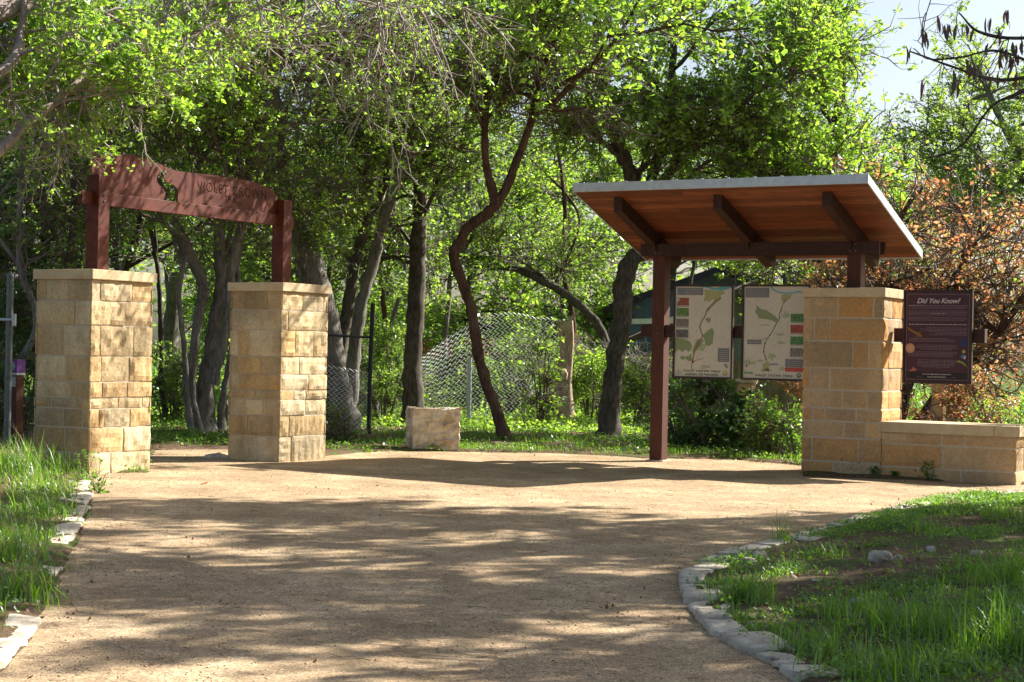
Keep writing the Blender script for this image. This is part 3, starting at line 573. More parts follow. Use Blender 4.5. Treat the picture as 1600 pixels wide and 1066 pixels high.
B = Board(r3, 1.3824, 2.3858, 1.3546 - .02, 2.6576 + .02, PV - .002, PUR)
for a0, b0, a1, b1 in ((.02, .02, .98, .025), (.02, .972, .98, .977), (.02, .025, .026, .972), (.974, .025, .98, .972)): B.rect(a0, b0, a1, b1, (.24, .17, .16), 2, 0, 'border_line')
B.text('Did You Know?', .50, .875, .078, (.55, .48, .48), 4, .95, .35)
def para(a0, a1, btop, n, ragged=0, center=False, col=TX, step=.0155):
    for k in range(n):
        rr = rg.uniform(0, .12) if ragged or k == n - 1 else 0; B.texty(a0 + (rr if center or ragged == 2 else 0), a1 - (rr if center or ragged != 2 else 0), btop - k * step, .0065, col, rg)
para(.05, .95, .845, 3); B.texty(.05, .29, .845, .008, TL, rg); para(.05, .95, .785, 4); B.texty(.38, .62, .754, .008, TL, rg); para(.05, .95, .712, 3)
B.texty(.06, .94, .633, .0085, TL, rg)
para(.22, .95, .597, 3, 2); para(.36, .95, .55, 3, 2); para(.07, .77, .477, 3, 1); para(.18, .80, .403, 4, 0, True); para(.05, .82, .327, 4, 1); para(.20, .78, .238, 6, 0, True)
B.rect(.028, .028, .972, .105, (.020, .014, .013), 2, 0, 'footer_band'); B.texty(.28, .72, .078, .009, TL, rg, 4); B.text('VIOLETCROWNTRAIL', .5, .045, .020, (.5, .45, .42), 4, 1.1); B.texty(.20, .28, .047, .005, TX, rg, 4); B.texty(.73, .80, .047, .005, TX, rg, 4)
B.shape([(.03, .61), (.06, .60), (.14, .565), (.24, .535), (.27, .50), (.22, .495), (.18, .52), (.10, .555), (.04, .585)], (.25, .12, .02), 4, 0, 'lizard_picture')
B.line([(.20, .53), (.24, .55)], .004, (.25, .12, .02), 4, 'lizard_picture'); B.line([(.19, .51), (.17, .485)], .004, (.25, .12, .02), 4, 'lizard_picture')
B.disc(.085, .37, .055, (.52, .24, .14), 4, 'round_picture'); B.disc(.085, .37, .036, (.62, .32, .20), 5, 'round_picture')
B.shape([(.80, .455), (.85, .44), (.88, .46), (.905, .51), (.93, .50), (.925, .46), (.96, .445), (.95, .41), (.90, .385), (.86, .41)], (.018, .035, .12), 4, 0, 'butterfly_picture')
B.disc(.905, .34, .018, (.42, .42, .08), 4, 'flower_picture'); B.shape([(.87, .315), (.91, .30), (.93, .27), (.89, .26), (.86, .28)], (.08, .14, .22), 4, 0, 'flower_picture'); B.shape([(.91, .30), (.94, .29), (.93, .255), (.905, .26)], (.5, .5, .6), 5, 0, 'flower_picture')
B.shape([(.78, .225), (.84, .245), (.92, .215), (.97, .16), (.93, .185), (.86, .215)], (.25, .27, .04), 4, 0, 'flower_picture')
B.shape([(.06, .115), (.12, .135), (.14, .165), (.16, .14), (.21, .135), (.17, .12), (.13, .113)], (.45, .15, .07), 4, 0, 'insect_picture'); B.done()
#---TREES---
# ------------------------------------------------------------------ trees
def grow(rg, P0, D, L, m, wob, up):
    """P0 (n,3), D (n,3) unit, L (n) -> (n,m,3) curved branches"""
    n = len(P0); P = np.zeros((n, m, 3)); P[:, 0] = P0; d = D.copy()
    for i in range(1, m):
        d = d + rg.normal(size=(n, 3)) * wob; d[:, 2] += up; d /= np.linalg.norm(d, axis=1, keepdims=True)
        P[:, i] = P[:, i - 1] + d * (L / (m - 1))[:, None]
    return P
def children(rg, P, n, tmin, ang):
    """pick n child roots on polylines P -> positions, directions"""
    k, m, _ = P.shape; i = rg.integers(0, k, n); t = rg.uniform(tmin, 1, n) * (m - 1); a = np.clip(t.astype(int), 0, m - 2); f = (t - a)[:, None]
    p = P[i, a] * (1 - f) + P[i, a + 1] * f; d = P[i, a + 1] - P[i, a]; d /= np.linalg.norm(d, axis=1, keepdims=True) + 1e-9
    r = rg.normal(size=(n, 3)); r -= (r * d).sum(1, keepdims=True) * d; r /= np.linalg.norm(r, axis=1, keepdims=True) + 1e-9
    th = rg.normal(ang, .22, n)[:, None]; return p, d * np.cos(th) + r * np.sin(th), t / (m - 1)
def leaves(rg, c, size, asp=.55, flat=.35, spread=.35):
    """c (n,3) -> folded rhombic leaves (two triangles sharing the midrib)"""
    n = len(c); a = rg.normal(size=(n, 3)); a[:, 2] *= .6; a /= np.linalg.norm(a, axis=1, keepdims=True)
    nn = rg.normal(size=(n, 3)); nn[:, 2] += flat * 3; b = np.cross(a, nn); b /= np.linalg.norm(b, axis=1, keepdims=True) + 1e-9
    s = size * rg.uniform(1 - spread, 1 + spread, n)[:, None]; h = np.cross(a, b) * s * .08
    V = np.stack([c - a * s * .5, c + b * s * asp * .5 + h - a * s * .05, c + a * s * .5, c - b * s * asp * .5 + h - a * s * .05], 1).reshape(-1, 3)
    i = np.arange(n)[:, None] * 4; F = np.concatenate([i + [0, 1, 2], i + [0, 2, 3]], 1).reshape(-1, 3)
    return V, F
def merge(parts):
    V = []; Fs = {}; n0 = 0
    out = []
    for V_, F_, mi in parts:
        out.append((F_ + n0, mi)); V.append(V_); n0 += len(V_)
    F = [f for f, _ in out]; mi = np.concatenate([np.full(len(f), k) for f, k in out]); return np.vstack(V), F, mi
GREEN_GROUP = {}
def crown_mesh(rg, limbs, lr, n2, n3, nl, leaf, l2, l3, up2, up3, wob, twigr=.006, flat=.35, off=.05, clip=None, asp=.55):
    P2, D2, _ = children(rg, limbs, n2, .25, .8); B2 = grow(rg, P2, D2, rg.uniform(.6, 1.3, n2) * l2, 6, wob, up2)
    P3, D3, _ = children(rg, B2, n3, .15, .75); B3 = grow(rg, P3, D3, rg.uniform(.5, 1.4, n3) * l3, 4, wob * 1.1, up3)
    parts = []
    V, F = tubes(B2, np.linspace(lr, twigr * 1.6, 6)[None].repeat(n2, 0), 4); parts.append((V, F, 0))
    V, F = tubes(B3, np.linspace(twigr * 1.4, twigr * .6, 4)[None].repeat(n3, 0), 3); parts.append((V, F, 0))
    if nl:
        na = int(nl * .82) // 4; i = rg.integers(0, n3, na); t = rg.beta(1.8, 1, na) * 3.1; a = np.clip(t.astype(int), 0, 2); f = (t - a)[:, None]
        c = np.repeat(B3[i, a] * (1 - f) + B3[i, a + 1] * f, 4, 0); c = c + rg.normal(size=c.shape) * leaf * .5
        if clip is not None: c = c[clip(c)]
        V, F = leaves(rg, c, leaf, asp, flat, .5); parts.append((V, F, 1))
    return merge(parts)
def limbset(rg, starts, center, radii, n, m=9, sag=.15):
    """limbs from points near the trunk to targets inside an ellipsoid"""
    q = rg.normal(size=(n, 3)); q /= np.linalg.norm(q, axis=1, keepdims=True); q *= rg.uniform(.45, 1, n)[:, None] ** .6; T = np.array(center) + q * np.array(radii)
    out = []
    for tt in T:
        dd = np.linalg.norm(starts - tt, axis=1) + np.where(starts[:, 2] > tt[2] + .2, 2.5, 0); o = np.argsort(dd)[:max(3, len(starts) // 4)]; s = starts[rg.choice(o)]
        L = np.linalg.norm(tt - s); t = np.linspace(0, 1, m)[:, None]; p = s + (tt - s) * t; p[:, 2] += (np.sin(t[:, 0] * math.pi) * L * sag * rg.uniform(-.3, 1)); nn = rg.normal(size=(m, 3)).cumsum(0); nn -= nn[0]; p += nn * L * .022
        out.append(p)
    return np.array(out)
def T(pts, Y, r):
    """pixel polyline at depth(s) Y with radii in px"""
    Y = Y if isinstance(Y, (list, tuple)) else [Y] * len(pts); r = r if isinstance(r, (list, tuple)) else np.linspace(r, r * .5, len(pts))
    return [at(x_, y_, q) for (x_, y_), q in zip(pts, Y)], [w_ * q / FPX for w_, q in zip(r, Y)]
def trunkmesh(rg, lines, k=12, rough=.27):
    parts = []
    for pts, rad in lines:
        P, R_ = smoothline(pts, rad, 7); R_ = R_ * (1 + (.45 * np.exp(-np.arange(len(P)) / 1.6) if len(pts) > 4 else 0)); P = P + vnoise(P, .7, 9)[:, None] * np.array([.02, .02, 0]); V, F = tubes(P[None], R_[None], k)
        V = V.reshape(len(P), k, 3); V = P[:, None] + (V - P[:, None]) * (1 + rough * vnoise(V.reshape(-1, 3), .22, 4).reshape(len(P), k, 1)); parts.append((V.reshape(-1, 3), F, 0))
    return merge(parts)
def tree(label, lines, crowns, bark, leafm, seed, name='tree', cat='tree', pn=('trunk', 'crown'), group=None, twigm='twig', limbw=.045, base=None, extra=0, mixm=None):
    """lines: trunk polylines [(pts, radii)]; crowns: dicts(c, r, limbs, n2, n3, nl, leaf, l2, l3, ...)"""
    rg = np.random.default_rng(seed); b = np.array(lines[0][0][0] if base is None else base, float); root = empty(name, b, label, cat, group)
    starts = []
    for pts, rad in lines:
        P, _ = smoothline(pts, rad, 7); starts.append(P[len(P) // 3:])
    starts = np.vstack(starts); alll = list(lines); cr = []
    tl = []
    for q in crowns:
        q = dict(q); L = limbset(rg, starts, q['c'], q['r'], q['limbs'], sag=q.get('sag', .15)); tl.append((L, q.get('lw', limbw))); 
        cr.append(crown_mesh(rg, L, q.get('lr', .016), q['n2'], q['n3'], q['nl'], q['leaf'], q.get('l2', 1.1), q.get('l3', .45), q.get('up2', .05), q.get('up3', .02), q.get('wob', .22), q.get('tw', .006), q.get('flat', .35), q.get('off', .05), q.get('clip'), q.get('asp', .55)))
    V, F, mi = trunkmesh(rg, alll); parts = [(V, np.vstack(F), 0)]
    for L, lw in tl:
        v_, f_ = tubes(L, np.linspace(lw, lw * .3, L.shape[1])[None].repeat(len(L), 0) * rg.uniform(.7, 1.3, (len(L), 1)), 6); parts.append((v_, f_, 0))
    V, F, mi = merge(parts); npmesh(pn[0], V, [np.vstack(F)], M[bark], root, True)
    V = []; F3 = []; F4 = []; mi = []; n0 = 0; order = []
    for v_, fl, m_ in cr:
        for f in fl: order.append((f + n0))
        mi.append(m_); V.append(v_); n0 += len(v_)
    npmesh(pn[1], np.vstack(V), order, [M[twigm], M[leafm]], root, False, np.concatenate(mi))
    return root
def cpx(x, y, Y, rx, ry, rd): return dict(c=at(x, y, Y), r=(rx * Y / FPX, rd, ry * Y / FPX))
def CR(x, y, Y, rx, ry, rd, **k):
    d = cpx(x, y, Y, rx, ry, rd); d.update(dict(limbs=11, n2=120, n3=1000, nl=11000, leaf=.09)); d.update(k); return d
g = lambda x, y, Y: (x, y)
# multi-stemmed elm behind the gate
tree('multi stemmed elm with pale peeled bark, framed inside the gate opening',
     [T([(318, 690), (322, 600), (335, 520), (345, 430), (343, 350), (352, 280)], 31.5, [19, 14, 12, 10, 8, 5]), T([(312, 690), (300, 600), (310, 500), (316, 440), (288, 385), (262, 320), (230, 250)], 31.2, [7, 6, 8, 10, 10, 7, 4]),
      T([(300, 685), (291, 600), (286, 520), (280, 440), (300, 380)], 30.8, [5, 5, 4, 4, 3]), T([(330, 600), (352, 520), (362, 430), (385, 300), (400, 190), (392, 140), (430, 90), (460, 30), (490, -40)], 31, [8, 7, 7, 8, 10, 11, 10, 8, 6]), T([(395, 150), (380, 100), (382, 40), (360, -40)], 31, [13, 11, 9, 7]), T([(345, 670), (352, 600), (370, 500), (372, 430), (382, 330)], 31.6, [6, 5, 5, 4, 4])],
     [CR(250, 60, 29, 200, 130, 1.8, limbs=16, n2=230, n3=2300, nl=26000, leaf=.08), CR(330, 280, 31, 130, 120, 1.5, limbs=12, n2=90, n3=900, nl=3500), CR(560, 60, 30, 170, 90, 1.5, limbs=10, n2=150, n3=1500, nl=3000, twigs=1)],
     'barkG', 'leafA', 1)
npx = T([(336, 640), (342, 560), (355, 490), (357, 440)], 31.15, [7, 9, 7, 4]); 
# bare twiggy sprays hanging across the top
tree('bare grey branched tree arching over the clearing from upper left',
     [T([(-330, 860), (-320, 500), (-250, 200), (-60, 40), (180, -40), (420, -60), (640, -20)], [17.5, 17.5, 18.5, 20, 22, 23.5, 25], [50, 42, 34, 24, 15, 10, 6]), T([(-250, 240), (-60, 268), (30, 205), (85, 160), (125, 120), (160, 60)], [18.5, 19.4, 20, 20.6, 21, 22], [20, 10, 7, 6, 4.5, 3]), T([(-300, 250), (-120, 170), (10, 105), (30, 60), (38, 0)], [18.2, 19, 19.8, 20.4, 20.6], [14, 10, 9, 7, 5])],
     [CR(620, 70, 25, 190, 80, 1.6, limbs=11, n2=80, n3=620, nl=3600, leaf=.07, l2=1.2, l3=.55, up2=-.10, up3=-.08, wob=.2, tw=.0062, lw=.022), CR(130, 80, 21, 190, 100, 1.2, limbs=12, n2=110, n3=1200, nl=17000, leaf=.07, lw=.02, l2=.7, l3=.3), CR(130, 215, 20.6, 120, 55, .8, limbs=6, n2=40, n3=260, nl=1500, leaf=.055, l2=.6, l3=.3, up3=-.05, tw=.004, lw=.016), CR(400, 50, 23.5, 110, 60, 1.2, limbs=7, n2=80, n3=800, nl=6500, leaf=.06, l2=.7, l3=.35)],
     'barkP', 'leafA', 2, twigm='twigL', limbw=.028)
# thick grey leaning trunk behind second pillar
tree('thick grey leaning tree rising behind the farther gate pillar',
     [T([(545, 690), (520, 560), (497, 450), (462, 350), (437, 260), (424, 150), (430, 60), (420, -60)], 33, [20, 19, 20, 18, 16, 14, 12, 10])],
     [CR(470, 150, 33.5, 150, 150, 2, limbs=13, n2=150, n3=1300, nl=10000), CR(520, 330, 33, 90, 80, 1.5, limbs=6, n2=80, n3=800, nl=6000)], 'barkG', 'leafB', 3)
# two slanting trunks
tree('slender slanting tree, left stem of the leaning pair beside the chain link fence', [T([(520, 660), (530, 560), (545, 470), (560, 390), (580, 330), (602, 285), (625, 200)], 36, [13, 11, 9, 8, 8, 6, 4])], [CR(600, 200, 36, 100, 110, 1.5, limbs=10, n2=130, n3=1300, nl=10000)], 'barkD', 'leafB', 4)
tree('slanting dark tree, right stem of the leaning pair beside the chain link fence', [T([(538, 675), (550, 600), (560, 500), (585, 400), (603, 330), (625, 265), (650, 200), (672, 120), (690, 20)], 35, [12, 11, 10, 9.5, 9, 8, 7, 6, 4])], [CR(640, 120, 35, 130, 120, 1.6, limbs=11, n2=110, n3=1000, nl=8500)], 'barkG', 'leafB', 5)
tree('tall straight dark oak rising behind the boulder', [T([(645, 672), (646, 560), (651, 450), (655, 350), (659, 250), (662, 150), (655, 50), (650, -60)], 36.5, [17, 14.5, 13, 12, 11, 10, 9, 8]), T([(659, 290), (700, 170), (760, 90), (800, 0)], 36.5, [8, 7, 5, 4])],
     [CR(700, 110, 36, 170, 150, 2, limbs=14, n2=170, n3=1500, nl=13500), CR(600, 380, 37.5, 120, 90, 1.6, limbs=8, n2=90, n3=900, nl=7000)], 'barkD', 'leafB', 6)
tree('crooked reddish barked tree that forks, leaning left of the cedar post', [T([(789, 692), (775, 640), (748, 560), (738, 490), (722, 440), (709, 402), (728, 362), (762, 332), (790, 296), (812, 240), (832, 180), (840, 120), (850, 40)], 32, [11, 9, 8.5, 8, 8.5, 9, 8.5, 8.5, 7.5, 6, 5.5, 5, 3]), T([(775, 320), (762, 270), (757, 200), (765, 150), (790, 90)], 32, [8, 6, 5.5, 5, 3])],
     [CR(790, 60, 32, 150, 100, 1.8, limbs=13, n2=170, n3=1800, nl=9000, leaf=.075), CR(860, 130, 32, 110, 60, 1.3, limbs=8, n2=80, n3=700, nl=1500), dict(c=(1.9, 27.9, 7.75), r=(2.9, 2.1, .75), limbs=13, n2=150, n3=1200, nl=8200, leaf=.13, l2=1.0, l3=.45)], 'barkR', 'leafA', 7)
tree('sturdy dark oak with a bent trunk behind the shelter\'s timber post', [T([(950, 690), (955, 620), (962, 560), (972, 500), (973, 450), (985, 410), (1008, 380), (1000, 330), (985, 270), (958, 200), (942, 130), (935, 50), (930, -60)], 35, [17, 15, 15, 16, 15.5, 15, 14, 13, 12, 11, 10, 9, 7]), T([(1000, 330), (1040, 210), (1050, 110), (1060, 20)], 35, [9, 7, 6, 4]), T([(1000, 330), (1070, 240), (1150, 160), (1210, 60)], 35, [8, 7, 6, 4])],
     [CR(960, 130, 35, 140, 150, 2, limbs=14, n2=160, n3=1400, nl=12000), CR(1150, 110, 34.5, 170, 130, 2, limbs=18, n2=250, n3=2200, nl=20000, leaf=.10)], 'barkD', 'leafA', 8)
tree('bright leafy elm spreading above and behind the shelter roof', [T([(1300, 700), (1290, 560), (1285, 420), (1290, 300), (1310, 180), (1320, 60)], 37, [17, 15, 13, 12, 9, 6])],
     [CR(1280, 170, 36, 165, 150, 2.2, limbs=20, n2=300, n3=2600, nl=26000, leaf=.10), CR(1130, 280, 36, 130, 60, 1.5, limbs=8, n2=120, n3=1200, nl=12000, leaf=.075), CR(1200, 425, 36.5, 70, 22, 1.2, limbs=5, n2=40, n3=350, nl=2300, leaf=.075)], 'barkD', 'leafA', 9)
tree('tree full of dead orange leaves standing behind the low seat wall', [T([(1400, 690), (1420, 600), (1460, 500), (1500, 420), (1540, 340)], 33.5, [10, 8, 7, 5, 3]), T([(1390, 690), (1385, 580), (1370, 480), (1390, 380), (1430, 300)], 33.5, [8, 7, 6, 5, 3]), T([(1410, 690), (1480, 600), (1560, 520), (1620, 430)], 33.5, [9, 7, 6, 4])],
     [CR(1440, 400, 33.5, 130, 130, 1.6, limbs=18, n2=260, n3=1200, nl=5000, leaf=.10, asp=.5), CR(1550, 430, 34, 120, 150, 1.5, limbs=14, n2=200, n3=1300, nl=6000, leaf=.09, asp=.5), CR(1330, 440, 34, 100, 60, 1.2, limbs=8, n2=80, n3=700, nl=3200, leaf=.09), CR(1480, 590, 33.5, 120, 60, 1.2, limbs=8, n2=110, n3=900, nl=4500, leaf=.08)], 'barkR', 'leafO', 10)
tree('thin pale leaved tree showing sky through it at the far right', [T([(1700, 700), (1660, 450), (1620, 300), (1570, 200), (1530, 110)], 44, [12, 10, 8, 6, 4]), T([(1640, 370), (1560, 290), (1500, 210)], 44, [6, 4, 3])],
     [CR(1560, 190, 44, 120, 160, 2.2, limbs=16, n2=150, n3=1200, nl=16000, leaf=.10), CR(1470, 215, 42, 75, 105, 1.6, limbs=10, n2=90, n3=800, nl=8000, leaf=.10), CR(1530, 330, 45, 130, 90, 2, limbs=10, n2=110, n3=900, nl=6000, leaf=.09)], 'barkG', 'leafP', 13)
#---MORE---
# ------------------------------------------------------------------ trees off the right of the frame that shade the clearing
def W3(pts): return [np.array(p, float) for p in pts]
def canopy(label, x, y, h, r, seed, nl, limbs=14, leaf=.15, bark='barkG', lm='leafB', off=(0, 0)):
    z0 = zg1(x, y); c = np.array([x + off[0], y + off[1], h])
    return tree(label, [(W3([(x, y, z0 - .1), (x + .2, y, 2), (x - .1, y + .2, 4), (x, y + .1, h - 1), (x + .2, y, h + .6)]), [.2, .17, .15, .12, .05])],
         [dict(c=c, r=r, limbs=limbs, n2=180, n3=1100, nl=int(nl * 1.15), leaf=leaf, l2=1.2, l3=.5, lw=.06, sag=.05, off=.1)], bark, lm, seed)
canopy('broad elm right of the camera whose shade falls on the middle of the path', 10.6, 17.2, 7.6, (3.9, 2.9, 1.1), 41, 17000)
canopy('elm beside the low wall end whose shade falls across the far path', 9.4, 22.3, 8.4, (4.8, 2.5, 1.0), 42, 19000, off=(-.8, .3))
canopy('elm beyond the right end of the low wall', 14.6, 22.6, 8.2, (2.8, 2.6, 1.0), 47, 11000)
canopy('elm right of the planting bed shading the grass corner', 13.8, 17.5, 7.6, (3.2, 4.0, 1.2), 43, 8500)
canopy('young elm behind the camera\'s right shoulder shading the near gravel', 10.0, 12.6, 7.0, (2.6, 2.4, .9), 44, 8500, 12)
canopy('slim elm at the right of the path shading the left bank', 7.3, 18.6, 8.8, (2.6, 2.6, .9), 45, 6500, 11, off=(-1.0, -.3))
# dead leaved bough reaching into the top right corner
tree('near tree reaching in at top right with bunches of dead brown leaves',
     [(W3([(5.0, 11.6, -.1), (4.8, 11.7, 1.5), (4.6, 11.9, 3.0), (4.3, 12, 4.4)]), [.11, .10, .08, .05]), T([(2010, 60), (1800, 100), (1660, 112), (1560, 125), (1490, 105), (1420, 80)], [12, 12.2, 12.5, 12.8, 13, 13.2], [10, 6, 3.5, 2.5, 2, 1.2]), T([(1880, 120), (1720, 40), (1600, 60), (1530, 50), (1498, 20)], [12.1, 12.4, 12.6, 12.9, 13], [6, 4, 3, 2, 1.2]), T([(1950, 200), (1700, 90), (1600, 142), (1550, 165), (1500, 230), (1440, 250)], [12, 12.3, 12.6, 12.9, 13, 13.1], [7, 4, 2.8, 2.2, 1.6, 1]), T([(1640, 110), (1560, 80), (1500, 90), (1450, 92), (1425, 75)], [12.5, 12.7, 12.9, 13, 13.1], [2.5, 2, 1.6, 1.2, .8])],
     [CR(1530, 95, 12.9, 130, 80, .5, limbs=8, n2=16, n3=40, nl=0, leaf=.1, l2=.4, l3=.25, lw=.006, lr=.004, tw=.0025)], 'barkD', 'leafD', 46)
dl = bpy.data.objects[[o.name for o in bpy.data.objects if o.get('label', '').startswith('near tree reaching')][0]]
rg = np.random.default_rng(9); c = []
for x_, y_ in [(1466, 45), (1470, 48), (1482, 50), (1490, 55), (1508, 52), (1520, 55), (1440, 55), (1446, 62), (1450, 68), (1420, 78), (1426, 85), (1445, 135), (1442, 145), (1488, 130), (1490, 140), (1499, 136), (1515, 165), (1512, 105), (1522, 108), (1528, 112), (1543, 78), (1556, 60), (1562, 58), (1566, 80), (1572, 90), (1553, 130), (1560, 132), (1588, 80), (1592, 90), (1597, 72), (1575, 125), (1587, 128), (1545, 40), (1572, 35), (1568, 100), (1582, 105)]:
    for k in range(rg.integers(1, 4)): c.append(at(x_ + rg.normal(0, 3), y_ + rg.normal(0, 4), 12.85 + rg.normal(0, .1)))
c = np.array(c); V = []; F = []
for i, p in enumerate(c):      # hanging curled leaves, 10 to 13 cm long
    L = rg.uniform(.085, .15); wd = rg.uniform(.020, .034); th = rg.uniform(0, 6.28); a = np.array([rg.normal(0, .12), rg.normal(0, .12), -1]); b = np.array([math.cos(th), math.sin(th), 0]); n_ = np.cross(a, b); k = len(V) * 0 + i * 10
    for j, (s_, w_) in enumerate(((0, .25), (.25, .9), (.5, 1), (.78, .7), (1, .1))):
        q = p + a * L * (s_ - .5) + n_ * .012 * math.sin(s_ * 3); V += [q - b * wd * w_ * .5, q + b * wd * w_ * .5 + n_ * wd * .25 * w_]
    F += [(k + 2 * j, k + 2 * j + 1, k + 2 * j + 3, k + 2 * j + 2) for j in range(4)]
npmesh('dead_leaf_bunches', V, [F], M['leafD'], dl)['kind'] = 'stuff'

# ------------------------------------------------------------------ background trees: three kinds, copied with their parts
def proto(kind, seed):
    b = np.array([0, 0, 0.]); 
    if kind == 0:   # round pale green elm, crown from 1.5 m up
        return tree('x', [(W3([(0, 0, -.2), (.2, 0, 2), (-.1, .1, 4), (.1, 0, 7), (0, 0, 9)]), [.2, .16, .13, .09, .04])], [dict(c=(0, 0, 5.6), r=(2.7, 2.7, 3.2), limbs=22, n2=240, n3=1500, nl=11500, leaf=.13, l2=1.3, l3=.55, sag=.1), dict(c=(0, 0, 2.2), r=(2.4, 2.4, 1.3), limbs=8, n2=70, n3=600, nl=5000, leaf=.12, l2=.9, l3=.5)], 'barkD', 'leafA', seed)
    if kind == 1:   # dark evergreen, foliage to the ground
        return tree('x', [(W3([(0, 0, -.2), (.1, 0, 2), (0, .1, 5), (0, 0, 8.6)]), [.16, .14, .09, .03])], [dict(c=(0, 0, 3.2), r=(1.8, 1.8, 2.9), limbs=30, n2=260, n3=1600, nl=13000, leaf=.11, l2=.8, l3=.4, sag=.02), dict(c=(0, 0, 6.6), r=(1.3, 1.3, 2.4), limbs=14, n2=120, n3=700, nl=5000, leaf=.11, l2=.7, l3=.35)], 'barkD', 'leafC', seed)
    return tree('x', [(W3([(0, 0, -.2), (.3, 0, 2), (.1, .3, 4), (.5, 0, 6.5), (.4, 0, 8.5)]), [.22, .18, .14, .09, .04]), (W3([(.3, 0, 2), (-.8, .2, 4), (-1.2, 0, 6.5)]), [.12, .09, .04])], [dict(c=(0, 0, 5.4), r=(3.0, 3.0, 3.0), limbs=24, n2=260, n3=1500, nl=10500, leaf=.13, l2=1.3, l3=.55, sag=.1)], 'barkG', 'leafB', seed)
protos = {}
BGT = [(0, 735, 47, 1.0, 'pale green elm behind the leaning chain link panel'), (2, 455, 43, 1.05, 'mid green tree seen between the farther gate pillar and the leaning pair'), (2, 820, 50, 1.15, 'broad green tree far behind the cedar fence post'),
       (0, 880, 56, 1.3, 'bright elm far behind, left of the grey house'), (0, 1050, 62, 1.45, 'bright tall elm rising behind the grey house roof'), (0, 600, 58, 1.2, 'bright elm far behind the tall straight oak'), (2, 1240, 58, 1.4, 'mid green tree far behind the house, above the stone pillar'),
       (1, 60, 36, 1.05, 'dark evergreen behind the nearest gate pillar'), (1, -60, 31, 1.0, 'dark evergreen at the left edge behind the metal post'), (2, 150, 48, 1.2, 'green tree deep in the wood behind the left gate post'), (0, 410, 48, 1.0, 'green elm deep in the wood right of the gate opening'),
       (2, -10, 46, 1.3, 'green tree deep in the wood at the far left edge'), (2, 260, 52, 1.35, 'green tree far behind the gate opening'), (0, 510, 50, 1.0, 'light green elm behind the end of the chain link fence'), (0, 1390, 60, 1.1, 'light green elm far behind the orange leaved tree'), (0, 380, 60, 1.3, 'pale elm on the skyline above the farther gate pillar')]
rg = np.random.default_rng(101)
for i, (kind, px, Y, sc, lab) in enumerate(BGT):
    p = gnd(px, 650); x = at(px, 600, Y)[0]; z = zg1(x, Y)
    if kind not in protos: o = proto(kind, 60 + kind); protos[kind] = o
    else:
        src = protos[kind]; o = src.copy(); C.objects.link(o)
        for ch in src.children: c_ = ch.copy(); C.objects.link(c_); c_.parent = o
    o.location = (x, Y, z); o.rotation_euler = (0, 0, rg.uniform(0, 6.28)); o.scale = (sc * .95, sc * .95, sc * rg.uniform(.66, .84) * (1.15 if px < 350 else 1)); o['label'] = lab; o['group'] = ['pale elms in the wood behind', 'dark evergreens in the wood behind', 'green trees in the wood behind'][kind]
SAP = [(262, 36, -14, 5, 'thin dark sapling nearest the inner edge of the first gate pillar'), (352, 35, 10, 4, 'thin sapling beside the farther gate pillar, inside the opening'), (405, 38, -20, 6, 'slim leaning sapling whose top shows above the farther pillar'), (480, 40, 18, 6, 'slim dark tree just right of the gate beam end'), (592, 41, 12, 4, 'thin sapling between the leaning pair and the straight oak'), (618, 43, -16, 5, 'thin sapling left of the straight oak'),
       (92, 31, 8, 8, 'dark slim trunk just left of the nearest gate pillar'), (46, 29, -4, 7, 'dark trunk between the metal post and nearest gate pillar'), (175, 37, 22, 6, 'slim dark tree behind the left gate post'), (235, 41, -22, 6, 'slim dark tree behind the bird cutout of the gate'), (690, 44, 14, 5, 'thin dark tree between the straight oak and crooked tree'), (905, 46, -12, 5, 'thin dark tree between the cedar post and bent oak'), (1050, 44, 16, 4, 'thin tree behind the gap left of the first map board')]
for i, (px, Y, ln, r_, lab) in enumerate(SAP):
    rr = np.random.default_rng(700 + i); ys_ = [690, 600, 510, 420, 330, 240, 150, 60]; pts = [(px + ln * (690 - y_) / 150 + rr.normal(0, 9), y_) for y_ in ys_]
    tree(lab, [T(pts, Y, list(np.linspace(r_, r_ * .4, 8))), T([pts[3], (pts[3][0] + rr.normal(0, 40), 330), (pts[3][0] + rr.normal(0, 70), 220)], Y, [r_ * .5, r_ * .4, r_ * .2])], [CR(pts[5][0], 230, Y, 75, 150, 1.2, limbs=9, n2=70, n3=450, nl=2600, leaf=.09, lw=.02)], ['barkD', 'barkG', 'barkR'][i % 3], 'leafB', 700 + i, group='thin trees in the wood behind')
tree('dark tree whose heavy limb arches leftwards above the leaning chain link panel', [T([(962, 690), (958, 600), (940, 520), (895, 468), (830, 430), (762, 405), (690, 398)], 43, [8, 7.5, 7, 7, 6, 5, 3])], [CR(800, 400, 43, 110, 60, 1.3, limbs=10, n2=110, n3=800, nl=5000, leaf=.1)], 'barkD', 'leafB', 720)
# far wood as one mass
rg = np.random.default_rng(7); cl = []; nc = 210
cx = rg.uniform(-45, 46, nc); cy_ = rg.uniform(72, 100, nc); cz = rg.uniform(0, 1, nc) ** .9 * (7.5 + 2.5 * np.sin(cx * .35) + 2 * np.sin(cx * .9 + 1)); keep = ~((cx > 18) & (cz > 7)); cx, cy_, cz = cx[keep], cy_[keep], cz[keep]
cc = np.repeat(np.c_[cx, cy_, cz], 85, 0) + rg.normal(size=(len(cx) * 85, 3)) * [1.5, 1.2, .9]; cc[:, 2] = np.maximum(cc[:, 2], .1)
V, F = leaves(rg, cc, .32, .6, .3); tag(npmesh('far_wood', V, [F], M['leafB']), 'far-off mass of green woodland closing the view', 'woodland', kind='stuff')

